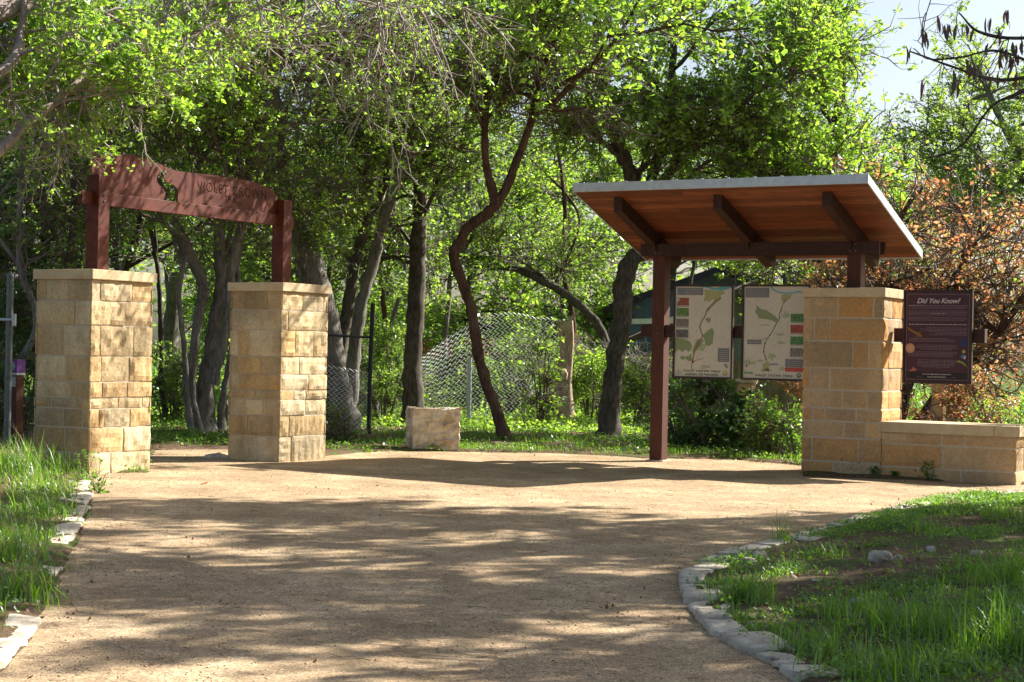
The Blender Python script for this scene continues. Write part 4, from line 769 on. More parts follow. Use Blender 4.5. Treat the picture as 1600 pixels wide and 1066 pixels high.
# ------------------------------------------------------------------ shrubs
def shrub(label, px, Y, wpx, hpx, leafm, nl, leaf, seed, bark='twig', twm='twig', name='shrub', base=None, depth=None, n3=700, bot=None, lw=.012, asp=.5, up=.03):
    x = at(px, 600, Y)[0]; z = zg1(x, Y); h = hpx * Y / FPX; wd = wpx * Y / FPX / 2; rg_ = np.random.default_rng(seed)
    lines = [(W3([(x + dx * .15, Y + dy * .1, z - .05), (x + dx * .45, Y + dy * .3, z + h * .4), (x + dx * .8, Y + dy * .5, z + h * .75)]), [lw * 1.6, lw * 1.2, lw * .6]) for dx, dy in [(rg_.uniform(-wd, wd), rg_.uniform(-.5, .5)) for _ in range(7)]]
    return tree(label, lines, [dict(c=(x, Y, z + h * .52), r=(wd, depth or wd * .6, h * .48), limbs=12, n2=90, n3=n3, nl=nl, leaf=leaf, l2=.4, l3=.25, lw=lw, lr=.006, tw=.004, up2=up, asp=asp, sag=.05)], bark, leafm, seed, name, 'shrub', ('stems', 'foliage'), base=(x, Y, z), twigm=('twigL' if 'bare' in label or 'dry' in label else twm))
SH = [('dark green shrub filling the space under the trail map boards', 1120, 31.5, 190, 120, 'leafC', 9500, .085), ('glossy green shrub low against the left side of the stone pillar', 1215, 29.6, 80, 80, 'weed', 3500, .07),
      ('light green bush behind the bent oak trunk', 925, 41, 110, 110, 'leafA', 5000, .08), ('bright green bush under the chain link panel', 655, 41.5, 70, 80, 'leafA', 2500, .07), ('green bush behind the black fence post', 600, 38, 120, 150, 'leafB', 6000, .07), ('tangled brush left of the boulder behind the fence', 560, 39.5, 110, 90, 'leafB', 3500, .06),
      ('green bush between timber post and bent oak', 990, 39, 80, 75, 'leafA', 3000, .075), ('bare grey brush tangled behind the bent oak', 1000, 42, 130, 130, 'leafA', 500, .06), ('dark brush filling the view behind the leaning chain link panel', 745, 44, 130, 130, 'leafB', 4500, .09), ('bare grey brush right behind the leaning chain link panel', 810, 42, 120, 140, 'leafB', 900, .08), ('low green brush far behind the boulder', 690, 47, 120, 90, 'leafA', 3500, .09), ('bare grey brush tangled left of the boulder', 575, 38.5, 150, 110, 'leafA', 900, .06), ('bare pinkish brush behind the cedar post and wire fence', 925, 43, 120, 150, 'leafO', 700, .06), ('dry grey brush beyond the low wall', 1500, 33.5, 120, 90, 'leafO', 500, .06), ('bush with green and orange leaves behind the seat wall', 1500, 31, 150, 110, 'leafO', 4500, .07), ('green bush beyond the low wall at right edge', 1570, 30, 110, 90, 'leafB', 5500, .06), ('leafy undergrowth bush left inside the gate opening', 265, 36, 110, 120, 'leafB', 5500, .06),
      ('low green bush beside the base of the farther gate pillar', 536, 29.6, 50, 20, 'weed', 1300, .055), ('dark bush behind the nearest gate pillar', 30, 29, 130, 150, 'leafC', 6000, .06), ('green bush beneath the dark evergreens at left', 110, 33, 170, 170, 'leafC', 8000, .065), ('bush in the shade right of the multi stemmed trunks', 400, 37, 130, 130, 'leafB', 5000, .065),
      ('small dusty green bush behind the cedar post', 860, 45, 130, 120, 'leafB', 5500, .08), ('orange leaved bush behind the stone pillar top', 1300, 38, 150, 180, 'leafO', 5500, .085), ('tall thin vine climbing the right end of the leaning chain link panel', 846, 38.2, 44, 160, 'leafA', 650, .10), ('pale green bush under the edge of the map boards', 1060, 33, 80, 60, 'weed', 2600, .06)]
for i, (lab, px, Y, wp, hp, lm, nl, lf) in enumerate(SH): shrub(lab, px, Y, wp, hp, lm, nl, lf, 200 + i)
# fallen slanting log in the shrub
mb = MB(); P, R_ = smoothline(T([(1172, 625), (1190, 655), (1222, 672), (1243, 690)], 30.6, 5)[0], [.045, .055, .06, .06]); V, F = tubes(P[None], R_[None], 8)
tag(npmesh('fallen_branch', V, [F], M['barkD'], smooth=True), 'dark fallen branch slanting down through the shrub left of the stone pillar', 'branch')

# ------------------------------------------------------------------ spiky plant at the right edge
def rosette(label, cpos, n, L, wd, seed, lo=.05, hi=1.3, matk='leafC', az=None):
    rg = np.random.default_rng(seed); root = empty('spiky_plant', cpos, label, 'plant'); V = []; F = []
    for i in range(n):
        th = rg.uniform(0, 6.28) if az is None else rg.uniform(*az); el = rg.uniform(lo, hi); l = L * rg.uniform(.75, 1.1); d = np.array([math.cos(th) * math.cos(el), math.sin(th) * math.cos(el), math.sin(el)]); s = np.array([-math.sin(th), math.cos(th), 0]); k = i * 8
        for j, t_ in enumerate((0, .33, .7, 1)):
            q = np.array(cpos) + d * l * t_ + np.array([0, 0, -.12 * l * t_ * t_]); w_ = wd * (.8, 1, .7, .05)[j]; V += [q - s * w_ / 2 + np.array([0, 0, w_ * .3]), q + s * w_ / 2 + np.array([0, 0, w_ * .3])]
        F += [(k + 2 * j, k + 2 * j + 1, k + 2 * j + 3, k + 2 * j + 2) for j in range(3)]
    npmesh('leaf_rosette', V, [F], M[matk], root); V_, F_ = tubes(np.array([[[cpos[0], cpos[1], -.2], [cpos[0], cpos[1], cpos[2] * .5], [cpos[0], cpos[1], cpos[2]]]]), np.array([[.09, .08, .07]]), 8); npmesh('stem', V_, [F_], M['barkD'], root)
rosette('spiky long leaved plant poking in from the right edge above the low wall', at(1640, 618, 25.5), 90, .95, .028, 3)
# ------------------------------------------------------------------ boulder bench
def lump(name, label, cat, O, a, b, sx, sy, sz, mat, seed, amp, cell=.045, group=None, taper=0):
    rg = np.random.default_rng(seed); nx, ny, nz = [max(3, int(q / cell)) for q in (sx, sy, sz)]; bm = bmesh.new(); bmesh.ops.create_cube(bm, size=1)
    me = bpy.data.meshes.new(name); vs = {}; V = []; F = []
    def vid(i, j, k):
        if (i, j, k) not in vs: vs[(i, j, k)] = len(V); V.append((i / nx, j / ny, k / nz))
        return vs[(i, j, k)]
    for i in range(nx):
        for j in range(ny):
            F.append((vid(i, j, 0), vid(i, j + 1, 0), vid(i + 1, j + 1, 0), vid(i + 1, j, 0))); F.append((vid(i, j, nz), vid(i + 1, j, nz), vid(i + 1, j + 1, nz), vid(i, j + 1, nz)))
    for i in range(nx):
        for k in range(nz):
            F.append((vid(i, 0, k), vid(i + 1, 0, k), vid(i + 1, 0, k + 1), vid(i, 0, k + 1))); F.append((vid(i, ny, k), vid(i, ny, k + 1), vid(i + 1, ny, k + 1), vid(i + 1, ny, k)))
    for j in range(ny):
        for k in range(nz):
            F.append((vid(0, j, k), vid(0, j, k + 1), vid(0, j + 1, k + 1), vid(0, j + 1, k))); F.append((vid(nx, j, k), vid(nx, j + 1, k), vid(nx, j + 1, k + 1), vid(nx, j, k + 1)))
    bm.free(); V = np.array(V); q = V - .5
    if taper > 2: q = q * .35 + .65 * .56 * q / np.linalg.norm(q, axis=1, keepdims=True)
    q *= 1 - .16 * np.linalg.norm(q, axis=1, keepdims=True) ** 2 * taper; S_ = np.array([sx, sy, sz]); q = q * S_
    nn = q / (np.abs(q / S_).max(1, keepdims=True) + 1e-6) / S_; nn = np.sign(q) * (np.abs(q / S_) > .49) if taper <= 2 else q; nn = nn / (np.linalg.norm(nn, axis=1, keepdims=True) + 1e-9)
    amp_ = amp * (.5 * vnoise(q, sx * .45, seed) - 1.3 * np.abs(vnoise(q, sx * .3, seed + 1)) - .7 * np.abs(vnoise(q, sx * .12, seed + 2)) + .3 * vnoise(q, sx * .05, seed + 3)); q = q + nn * amp_[:, None]
    P = np.array(O) + q[:, :1] * a + q[:, 1:2] * b + (q[:, 2:] + sz / 2) * Zv
    o = npmesh(name, P, [np.array(F)], mat, smooth=False); return tag(o, label, cat, group)
bc = gnd(640, 704); a_ = np.array([math.cos(-.05), math.sin(-.05), 0]); b_ = np.array([-a_[1], a_[0], 0]); a2 = np.array([.97, .24, 0]); b2 = np.array([-.24, .97, 0])
lump('boulder_seat', 'rough cut pale limestone block on the gravel edge, left of the crooked tree', 'boulder', bc + a2 * .44 + b2 * .34 - Zv * .06, a2, b2, .80, .56, .74, M['boulder'], 5, .045, .018)
# ------------------------------------------------------------------ trail marker bollard and metal post at the left
mp = at(25, 640, 24.2); mz = zg1(mp[0], 24.2); mroot = empty('trail_marker', (mp[0], 24.2, mz), 'short dark trail marker post with a purple cap sign, left of the gate', 'marker post')
MO = np.array([mp[0], 24.2, 0]); a_, b_ = dG, eG; ZT = at(28, 562, 24.2)[2]
def mbx(name, mat, x0, x1, y0, y1, z0, z1, bev=.003): mb = MB(); mb.box(MO, a_, b_, Zv, x0, x1, y0, y1, z0, z1); return mb.build(name, mat, mroot, bev)
mbx('post', M['post'], 0, .14, 0, .14, mz - .2, ZT - .215); mbx('cap_sign', ink((.10, .030, .16)), -.012, .152, -.012, .152, ZT - .18, ZT); mbx('band', ink((.42, .40, .42)), -.012, .152, -.012, .152, ZT - .214, ZT - .182)
pl = MB(); pl.box(MO, a_, b_, Zv, -.006, -.001, .015, .125, ZT - .37, ZT - .235); pl.build('plate', ink((.36, .36, .38)), mroot)
def disc3(O, ax, ay, r, n=20): return [O + ax * r * math.cos(i * 6.2832 / n) + ay * r * math.sin(i * 6.2832 / n) for i in range(n)]
cO = MO - a_ * .0145 + b_ * .068 + Zv * (ZT - .09)
for r_, col, dd in ((.055, (.35, .42, .42), 0), (.043, (.03, .12, .12), .0015)):
    mb = MB(); mb.add(disc3(cO - a_ * dd, b_, Zv, r_), [tuple(range(20))]); mb.build('round_emblem', ink(col), mroot)
mb = MB(); mb.add([cO - a_ * .003 + b_ * x_ + Zv * y_ for x_, y_ in ((.03, .0), (.0, .03), (-.02, .02), (-.03, -.03), (-.008, -.01), (.01, -.012))], [tuple(range(6))]); mb.build('round_emblem', ink((.4, .5, .5)), mroot)
for k in range(4): mb = MB(); mb.box(MO, a_, b_, Zv, -.0075, -.0065, .03, .11, ZT - .265 - k * .027, ZT - .258 - k * .027); mb.build('plate_text_line', ink((.2, .2, .21)), mroot)
p0 = at(12, 640, 23.6); z0 = zg1(p0[0], 23.6); zt = at(12, 432, 23.6)[2]; proot = empty('metal_gate_post', (p0[0], 23.6, z0), 'grey galvanised pipe post with clamps at the left edge', 'post')
V, F = tubes(np.array([[[p0[0], 23.6, z0 - .1], [p0[0], 23.6, 1.2], [p0[0], 23.6, zt]]]), np.full((1, 3), .045), 16); npmesh('pipe', V, [F], M['galvdark'], proot, True)
V, F = tubes(np.array([[[p0[0], 23.6, zt], [p0[0], 23.6, zt + .03], [p0[0], 23.6, zt + .045]]]), np.array([[.05, .045, .005]]), 16); npmesh('post_cap', V, [F], M['galvdark'], proot, True)
for yy in (445, 520, 592):
    zc_ = at(12, yy, 23.6)[2]; V, F = tubes(np.array([[[p0[0], 23.6, zc_ - .02], [p0[0], 23.6, zc_ + .02]]]), np.full((1, 2), .052), 16); npmesh('clamp', V, [F], M['galvdark'], proot, True)
zc_ = at(12, 500, 23.6)[2]; V, F = tubes(np.array([[[p0[0] + .08, 23.56, zc_], [p0[0] - 1.6, 23.5, zc_ + .03]]]), np.full((1, 2), .022), 10); npmesh('rail_pipe', V, [F], M['galv'], proot, True)
V, F = tubes(np.array([[[p0[0] + .075, 23.55, zc_ - .08], [p0[0] + .075, 23.55, zc_ + .08]]]), np.full((1, 2), .03), 10); npmesh('hinge', V, [F], M['galv'], proot, True)

# ------------------------------------------------------------------ fences
def chain(pfun, nu, nv, name, parent, r=.0028):
    """pfun(s,t) -> world; nu wires, nv zigzag steps"""
    P = []
    for i in range(nu):
        P.append([pfun((i + (.5 if j % 2 else -.5) * 1.0 + .5) / nu, j / nv) for j in range(nv + 1)])
    P = np.array(P); V, F = tubes(P, np.full(P.shape[:2], r), 4, (0, 1, 0)); return npmesh(name, V, [F], M['wire'], parent)
fA = gnd(440, 690); fA = np.array([at(440, 690, 31)[0], 31.0, -.05]); fB = np.array([at(576, 680, 32.5)[0], 32.5, -.05])
f1 = empty('chain_link_fence', fB, 'chain link fence section with black post and top rail beside the farther gate pillar', 'fence')
zt = at(578, 474, 32.5)[2]; V, F = tubes(np.array([[fB + [0, 0, -.2], fB + [0, 0, 1], [fB[0] + .03, fB[1], zt]]]), np.full((1, 3), .042), 12); npmesh('post', V, [F], M['black'], f1, True)
zr = at(545, 524, 32)[2]; V, F = tubes(np.array([[[fA[0], fA[1], zr + .02], [fB[0], fB[1], zr - .03]]]), np.full((1, 2), .024), 10); npmesh('top_rail', V, [F], M['black'], f1, True)
zm = at(545, 560, 32)[2]
chain(lambda s_, t_: fA + (fB - fA) * min(max(s_, 0), 1) + Zv * (.05 + (zm - .0 - (.25 * s_)) * t_), 16, 26, 'mesh', f1, .0075)
gp = np.array([at(732, 664, 38)[0], 38.0, zg1(at(732, 664, 38)[0], 38)]); f2 = empty('leaning_fence_panel', gp, 'loose chain link panel leaning behind the crooked tree, overgrown with vine', 'fence')
zt = at(732, 560, 38)[2]; V, F = tubes(np.array([[gp + [0, 0, -.1], gp + [0, 0, .6], [gp[0], gp[1], zt]]]), np.full((1, 3), .05), 12); npmesh('post', V, [F], M['galv'], f2, True)
for yy in (575, 610, 652): zc_ = at(732, yy, 38)[2]; V, F = tubes(np.array([[[gp[0], 38, zc_ - .02], [gp[0], 38, zc_ + .02]]]), np.full((1, 2), .062), 12); npmesh('clamp', V, [F], M['galv'], f2, True)
def pf(s_, t_):
    xb = 610 + (868 - 610) * s_; yt = 590 - 102 * math.sin(min(1, s_ * 1.15) * math.pi * .62) ** 1.1; y_ = 662 + (yt - 662) * t_; return at(xb + 8 * t_ * (1 - s_), y_, 38.25 + .5 * s_)
chain(pf, 34, 38, 'mesh', f2, .0065)
# cedar fence post with knot
cp = T([(884, 668), (882, 640), (880, 600), (884, 560), (885, 530), (883, 502)], 40, [14, 13, 12, 10.5, 11, 12]); cpr = empty('cedar_fence_post', cp[0][0], 'weathered pale cedar trunk used as a fence post, with a big knot', 'post')
P, R_ = smoothline(cp[0], cp[1], 8); V, F = tubes(P[None], R_[None], 14); V = V.reshape(len(P), 14, 3); th = np.arange(14) / 14 * 6.28
V = P[:, None] + (V - P[:, None]) * (1 + .13 * np.sin(th * 3 + 1)[None, :, None] + .07 * np.sin(th * 6 + P[:, 2:3])[..., None]); npmesh('trunk', V.reshape(-1, 3), [F], M['deadwood'], cpr, True)
kc = at(878, 590, 39.8); o = lump('knot', None, None, kc - Zv * .12, np.array([1., 0, 0]), np.array([0, 1., 0]), .30, .26, .34, M['deadwood'], 8, .03, .05, taper=2.6); o.parent = cpr; o.matrix_parent_inverse = Matrix.Translation(-cpr.location)
lc = T([(889, 505), (896, 494), (905, 486)], 40, [4, 3, 2]); V, F = tubes(np.array([lc[0]]), np.array([lc[1]]), 6); npmesh('stub', V, [F], M['deadwood'], cpr, True)
wf = empty('wire_fence', at(1060, 660, 41), 'farm wire fence running right from the cedar post behind the shelter', 'fence'); P = []; 
for yy in (535, 560, 583, 604, 624, 642): P.append([at(880 + 370 * i / 12, yy + 3 * i / 12, 41 + .03 * math.sin(i * 2)) for i in range(13)])
V, F = tubes(np.array(P), np.full((6, 13), .0045), 3); npmesh('wire', V, [F], M['galvdark'], wf); P = []
for i in range(32): P.append([at(880 + 370 * i / 31, 533 + 111 * k / 3, 41.01) for k in range(4)])
V, F = tubes(np.array(P), np.full((32, 4), .004), 3); npmesh('stay_wire', V, [F], M['galvdark'], wf)
# board fence in the distance and orange netting
bf = empty('board_fence', at(930, 620, 47), 'brown board fence far behind the wire fence', 'fence'); rg = np.random.default_rng(4)
p = at(855, 640, 47); q = at(1260, 640, 47); top_ = at(930, 556, 47)[2]; mb = MB(); n_ = 44
for i in range(n_):
    xa = p[0] + (q[0] - p[0]) * i / n_; xb = p[0] + (q[0] - p[0]) * (i + 1) / n_ - .012; mb.box((0, 0, 0), (1, 0, 0), (0, 1, 0), (0, 0, 1), xa, xb, 47 + rg.uniform(0, .012), 47.03, -.3, top_ + rg.uniform(-.03, .03))
mb.build('boards', mat_timber('weathered_fence_boards', (.11, .065, .03), (.27, .18, .095), (30, 30, 2)), bf)
mb = MB(); 
for zz in (.3, top_ - .35): mb.box((0, 0, 0), (1, 0, 0), (0, 1, 0), (0, 0, 1), p[0], q[0], 47.031, 47.07, zz, zz + .09)
mb.build('rail', M['post'], bf)
on = empty('safety_netting', at(700, 560, 46), 'orange safety netting sagging far behind the fence panel', 'netting'); P = []
def nf(s_, t_): return at(645 + 125 * s_, 552 - 26 * t_ + 10 * math.sin(s_ * 3.1) , 46 + .1 * math.sin(s_ * 9))
for j in range(7): P.append([nf(i / 20, j / 6) for i in range(21)])
V, F = tubes(np.array(P), np.full((7, 21), .02), 3); V2, F2 = tubes(np.array([[nf(i / 24, j / 6) for j in range(7)] for i in range(25)]), np.full((25, 7), .014), 3)
v_, f_, _ = merge([(V, F, 0), (V2, F2, 0)]); npmesh('net', v_, f_, ink((.75, .13, .04)), on)
for s_ in (0, 1): V, F = tubes(np.array([[nf(s_, -1.8), nf(s_, 1.2)]]), np.full((1, 2), .02), 6); npmesh('stake', V, [F], M['galv'], on)
# square stone piers behind
for lab, x0, x1, y0, y1, Y in (('pale square stone pier in the shrub behind the right map board', 1150, 1182, 592, 684, 33.5), ('tan stone pier behind the low seat wall under the purple board', 1454, 1480, 590, 690, 32)):
    A_ = at(x0, y1, Y); B_ = at(x1, y1, Y); zt = at(x0, y0, Y)[2]; zz = zg1(A_[0], Y); w_ = B_[0] - A_[0]; r_ = empty('stone_pier', (A_[0] + w_ / 2, Y, zz), lab, 'pier'); mb = MB(); rgp = np.random.default_rng(int(x0)); hs = np.linspace(zz - .1, zt - .08, 5); w_ *= .72
    aa = np.array([math.cos(.5), -math.sin(.5), 0]); bb = np.array([math.sin(.5), math.cos(.5), 0])
    mb.box(A_ * [1, 1, 0], aa, bb, Zv, .02, w_ - .02, .02, w_ - .02, zz - .2, zt - .08); mb.build('mortar_core', M['mortar'], r_); mb = MB()
    for (o_, d_, n_) in ((A_ * [1, 1, 0] + bb * .02, aa, -bb), (A_ * [1, 1, 0] + aa * (w_ - .02), bb, aa), (A_ * [1, 1, 0] + aa * .02, bb, -aa)): block_face(mb, o_, d_, n_, w_, list(zip(hs[:-1], hs[1:])), rgp, grid=.09)
    mb.build('stone_shaft', M['stone'], r_); mb = MB(); mb.box(A_ * [1, 1, 0], aa, bb, Zv, -.03, w_ + .03, -.03, w_ + .03, zt - .08, zt); mb.build('cap', M['cap'], r_, .01)

# ------------------------------------------------------------------ house behind the shelter
hy = 55.0; house = empty('house', at(1150, 560, hy), 'blue grey boarded house with dark roof edges, half hidden behind the shelter', 'house')
def P3(x, y, Y=hy): return at(x, y, Y)
m, t = newmat('blue_grey_siding'); c = coord(t); wv = t.nodes.new('ShaderNodeTexWave'); wv.bands_direction = 'X'; wv.inputs['Scale'].default_value = 4; wv.inputs['Distortion'].default_value = 0; t.links.new(c, wv.inputs['Vector'])
SID = finish(m, t, ramp(t, noise(t, 2, 4, .6, c), [(.3, (.24, .32, .38)), (.7, (.32, .41, .48))]), .7, wv.outputs['Fac'], .4, .03)
def prism(name, pts2, Y0, Y1, mat, parent=house):
    """pts2 pixel polygon at depth Y0, extruded straight back to Y1"""
    A_ = np.array([P3(x_, y_, Y0) for x_, y_ in pts2]); B_ = A_ + np.array([0, Y1 - Y0, 0]); n = len(A_); mb = MB(); mb.add(np.vstack([A_, B_]), [tuple(range(n)), tuple(range(2 * n - 1, n - 1, -1))] + [(i, n + i, n + (i + 1) % n, (i + 1) % n) for i in range(n)]); return mb.build(name, mat, parent)
prism('wall', [(965, 650), (965, 478), (1128, 424), (1310, 486), (1310, 650)], 55, 63, SID)
RF = mat_plain('dark_shingle_roof', (.045, .042, .045), .8)
prism('roof', [(945, 478), (1128, 414), (1330, 484), (1330, 492), (1128, 425), (945, 489)], 54.2, 63.8, RF)
prism('porch_wall', [(1040, 650), (1040, 512), (1185, 446), (1275, 490), (1275, 650)], 52, 54.1, mat_plain('grey_siding', (.16, .17, .17), .8))
prism('porch_roof', [(985, 527), (1185, 436), (1290, 486), (1290, 494), (1185, 447), (985, 537)], 51, 54.15, mat_plain('brown_roof_edge', (.10, .07, .055), .8))
prism('porch_beam', [(960, 499), (1060, 497), (1060, 505), (960, 507)], 50.4, 50.9, mat_plain('white_painted_beam', (.7, .7, .68), .6))
prism('porch_post', [(1052, 505), (1058, 505), (1058, 650), (1052, 650)], 50.5, 50.7, mat_plain('white_painted_post', (.6, .6, .58), .6)); prism('window', [(1205, 520), (1245, 520), (1245, 570), (1205, 570)], 51.9, 51.99, mat_plain('dark_window_glass', (.03, .04, .05), .15))

# ------------------------------------------------------------------ edging stones
def walk(pxs, step_lo, step_hi, seed):
    P = np.array([gnd(*p_)[:2] for p_ in pxs]); d = np.r_[0, np.cumsum(np.linalg.norm(np.diff(P, axis=0), axis=1))]; rg = np.random.default_rng(seed); s_ = 0; out = []
    while s_ < d[-1] - .15:
        L = rg.uniform(step_lo, step_hi); e = min(s_ + L, d[-1]); f = lambda q: np.array([np.interp(q, d, P[:, 0]), np.interp(q, d, P[:, 1])]); out.append((f(s_), f(e))); s_ = e
    return out
def slab(name, label, group, A_, B_, side, wd, hgt, seed, gap=.02, inset=.02):
    rg = np.random.default_rng(seed); t_ = B_ - A_; L = np.linalg.norm(t_); t_ /= L; n_ = np.array([-t_[1], t_[0]]) * side; n = 18; th = np.arange(n) * 6.2832 / n
    ex = .26; cx_ = np.sign(np.cos(th)) * np.abs(np.cos(th)) ** ex; sy_ = np.sign(np.sin(th)) * np.abs(np.sin(th)) ** ex
    jit = 1 + rg.normal(0, .06, n) + .07 * np.sin(th * 2 + rg.uniform(0, 6)); c0 = (A_ + B_) / 2 + n_ * (wd / 2 + inset); R0 = np.c_[cx_ * (L / 2 - gap) * jit, sy_ * wd / 2 * (1 + rg.normal(0, .07, n))]
    P2 = c0 + R0[:, :1] * t_ + R0[:, 1:] * n_; zb = max(float(zp(c0[None])[0]), float(zg(c0[None])[0]) - .012); V = []; F = []
    rings = [(1.0, -.1), (1.0, hgt - .008), (.975, hgt), (.62, hgt + .003), (.3, hgt + .001)]
    for sc_, zz in rings:
        Q_ = c0 + (P2 - c0) * sc_; zq = zb + zz + vnoise(Q_, .12, seed) * .011 * (zz > 0) + ((Q_ - c0) @ n_) * rg.uniform(.0, .02); V += [(x_, y_, z_) for (x_, y_), z_ in zip(Q_, zq)]
    for r_ in range(len(rings) - 1): F += [(r_ * n + i, r_ * n + (i + 1) % n, (r_ + 1) * n + (i + 1) % n, (r_ + 1) * n + i) for i in range(n)]
    k = (len(rings) - 1) * n; V.append((c0[0], c0[1], zb + hgt + .003)); top_ = [(k + i, k + (i + 1) % n, len(V) - 1) for i in range(n)]
    o = npmesh(name, V, [np.array(F), np.array(top_)], M['flag']); return tag(o, label, 'edging stone', group)
ORD = ['first', 'second', 'third', 'fourth', 'fifth', 'sixth', 'seventh', 'eighth', 'ninth', 'tenth', 'eleventh', 'twelfth', 'thirteenth', 'fourteenth', 'fifteenth', 'sixteenth', 'seventeenth', 'eighteenth', 'nineteenth', 'twentieth', 'twenty-first', 'twenty-second', 'twenty-third', 'twenty-fourth', 'twenty-fifth', 'twenty-sixth', 'twenty-seventh', 'twenty-eighth', 'twenty-ninth', 'thirtieth', 'thirty-first', 'thirty-second', 'thirty-third', 'thirty-fourth', 'thirty-fifth', 'thirty-sixth', 'thirty-seventh', 'thirty-eighth', 'thirty-ninth', 'fortieth']
sg = walk(PATH3[:-1][::-1] + [(1640, 768)], .34, .66, 3); sg = [q for q in sg if True]
for i, (A_, B_) in enumerate(sg): slab('edging_stone', 'pale edging stone of the right bed, %s along its curve from the bottom' % ORD[i], 'edging stones of the right bed', A_, B_, -1, random.Random(i).uniform(.17, .31), random.Random(i + 50).uniform(.006, .034), 300 + i, gap=random.Random(i + 9).uniform(.015, .05), inset=random.Random(i + 5).uniform(-.01, .05))
LS = [((8, 1052), (52, 1003)), ((52, 1003), (76, 966)), ((60, 948), (92, 932)), ((84, 905), (108, 890)), ((106, 856), (125, 838)), ((120, 838), (138, 812)), ((131, 812), (147, 793)), ((138, 792), (150, 772)), ((140, 771), (149, 752)), ((-60, 1100), (6, 1054))]
for i, (p_, q_) in enumerate(LS): slab('edging_stone', 'pale edging stone of the left bank, %s' % ['second from the bottom corner', 'third from the bottom corner', 'fourth from the bottom corner', 'fifth from the bottom corner', 'sixth from the bottom corner', 'seventh from the bottom corner', 'third before the nearest pillar', 'second before the nearest pillar', 'touching the nearest pillar', 'cut off by the bottom corner'][i], 'edging stones of the left bank', gnd(*p_)[:2], gnd(*q_)[:2], 1, [.42, .32, .26, .26, .30, .32, .34, .32, .3, .4][i], .010, 400 + i)
# loose rocks in the bed
for i, (px, py, s_, lab) in enumerate([(1375, 886, .17, 'pale rounded rock lying in the middle of the right bed'), (1402, 880, .10, 'small rock leaning against the pale rounded rock'), (1342, 940, .13, 'upright brownish rock in the near grass of the bed'), (1185, 866, .14, 'rock behind the edging stones at the inner curve'), (1170, 872, .12, 'low rock beside the one at the inner curve'), (1280, 905, .12, 'flat rock sunk in the soil left of the pale one'), (1455, 858, .11, 'half buried rock in the shaded far part of the bed'), (1525, 870, .10, 'small rock near the right edge of the bed'), (250, 712, .22, 'flat pale rock just inside the gate'), (340, 706, .42, 'flat pale slab lying beside the farther gate pillar')]):
    q_ = gnd(px, py, .08); zz = zg1(q_[0], q_[1]); th = i * 1.3; aa = np.array([math.cos(th), math.sin(th), 0]); bb = np.array([-aa[1], aa[0], 0]); lump('rock', lab, 'rock', (q_[0], q_[1], zz - .03), aa, bb, s_ * 1.3, s_ * .9, s_ * (.35 if 'flat' in lab else .75), M['flag'], 30 + i, s_ * .11, s_ / 9, 'loose rocks', taper=3.2)

# ------------------------------------------------------------------ grass, weeds, litter
def blades(rg, xy, h, wd, lean=.35, z=None):
    n = len(xy); z = zg(xy) if z is None else z; th = rg.uniform(0, 6.28, n); d = np.c_[np.cos(th), np.sin(th)]; s = np.c_[-np.sin(th), np.cos(th)]; ln = rg.uniform(.05, 1, n) * lean * 2; V = []
    for t_, wf_ in ((0, 1.0), (.35, .95), (.7, .7), (1, .08)):
        c_ = xy + d * (h * ln * t_ ** 2)[:, None]; zz = z - .01 + h * (t_ - .35 * ln * t_ ** 2)
        V.append(np.c_[c_ - s * (wd * wf_ / 2)[:, None], zz]); V.append(np.c_[c_ + s * (wd * wf_ / 2)[:, None], zz])
    V = np.stack(V, 1).reshape(-1, 3); i = np.arange(n)[:, None] * 8; F = np.concatenate([i + [2 * j, 2 * j + 1, 2 * j + 3, 2 * j + 2] for j in range(3)], 1).reshape(-1, 4); return V, F
def region(rg, n, x0, x1, y0, y1, dens, dmin=.12, infr=1.15):
    xy = np.c_[rg.uniform(x0, x1, n), rg.uniform(y0, y1, n)]; xy = xy[np.abs(xy[:, 0]) < .289 * xy[:, 1] * infr + .3]; d = sdist(xy); dmin = np.where((xy[:, 1] < 20) , dmin + .12 + .12 * vnoise(xy, .25, 77), dmin * .4); xy = xy[d > dmin]; return xy[rg.uniform(0, 1, len(xy)) < dens(xy)]
rg = np.random.default_rng(21)
def densR(xy): return np.clip(.55 + 1.4 * vnoise(xy, .75, 31) - .8 * np.exp(-((xy[:, 0] - 3.4) / 1.0) ** 2 - ((xy[:, 1] - 14.6) / 1.6) ** 2) , .03, 1)
xy = region(rg, 150000, .8, 7.5, 7, 22.5, densR); h = rg.uniform(.02, .075, len(xy)) * (1 + .6 * vnoise(xy, .6, 8)) * (1 + .6 * sst(xy[:, 0] - .1 * (xy[:, 1] - 9), 2.1, 3.4) * (xy[:, 1] < 13)); V, F = blades(rg, xy, h, rg.uniform(.005, .010, len(xy)), .6)
tag(npmesh('lawn_grass', V, [F], M['grass']), 'short uneven grass growing in the right bed', 'grass', kind='stuff')
xy = region(rg, 90000, -9, -1.5, 7, 24, lambda q: np.clip(.55 + 1.2 * vnoise(q, .8, 32), .05, 1)); xy = xy[~((((xy - G1[:2]) @ dG[:2]) > -.02) & (((xy - G1[:2]) @ eG[:2]) > -.02) & (((xy - G1[:2]) @ dG[:2]) < 1.15) & (((xy - G1[:2]) @ eG[:2]) < .95))]
h = rg.uniform(.04, .13, len(xy)) * (1 + .5 * vnoise(xy, .6, 9)); V, F = blades(rg, xy, h, rg.uniform(.005, .010, len(xy)))
tag(npmesh('bank_grass', V, [F], M['grass']), 'rough grass covering the left bank in front of the gate', 'grass', kind='stuff')
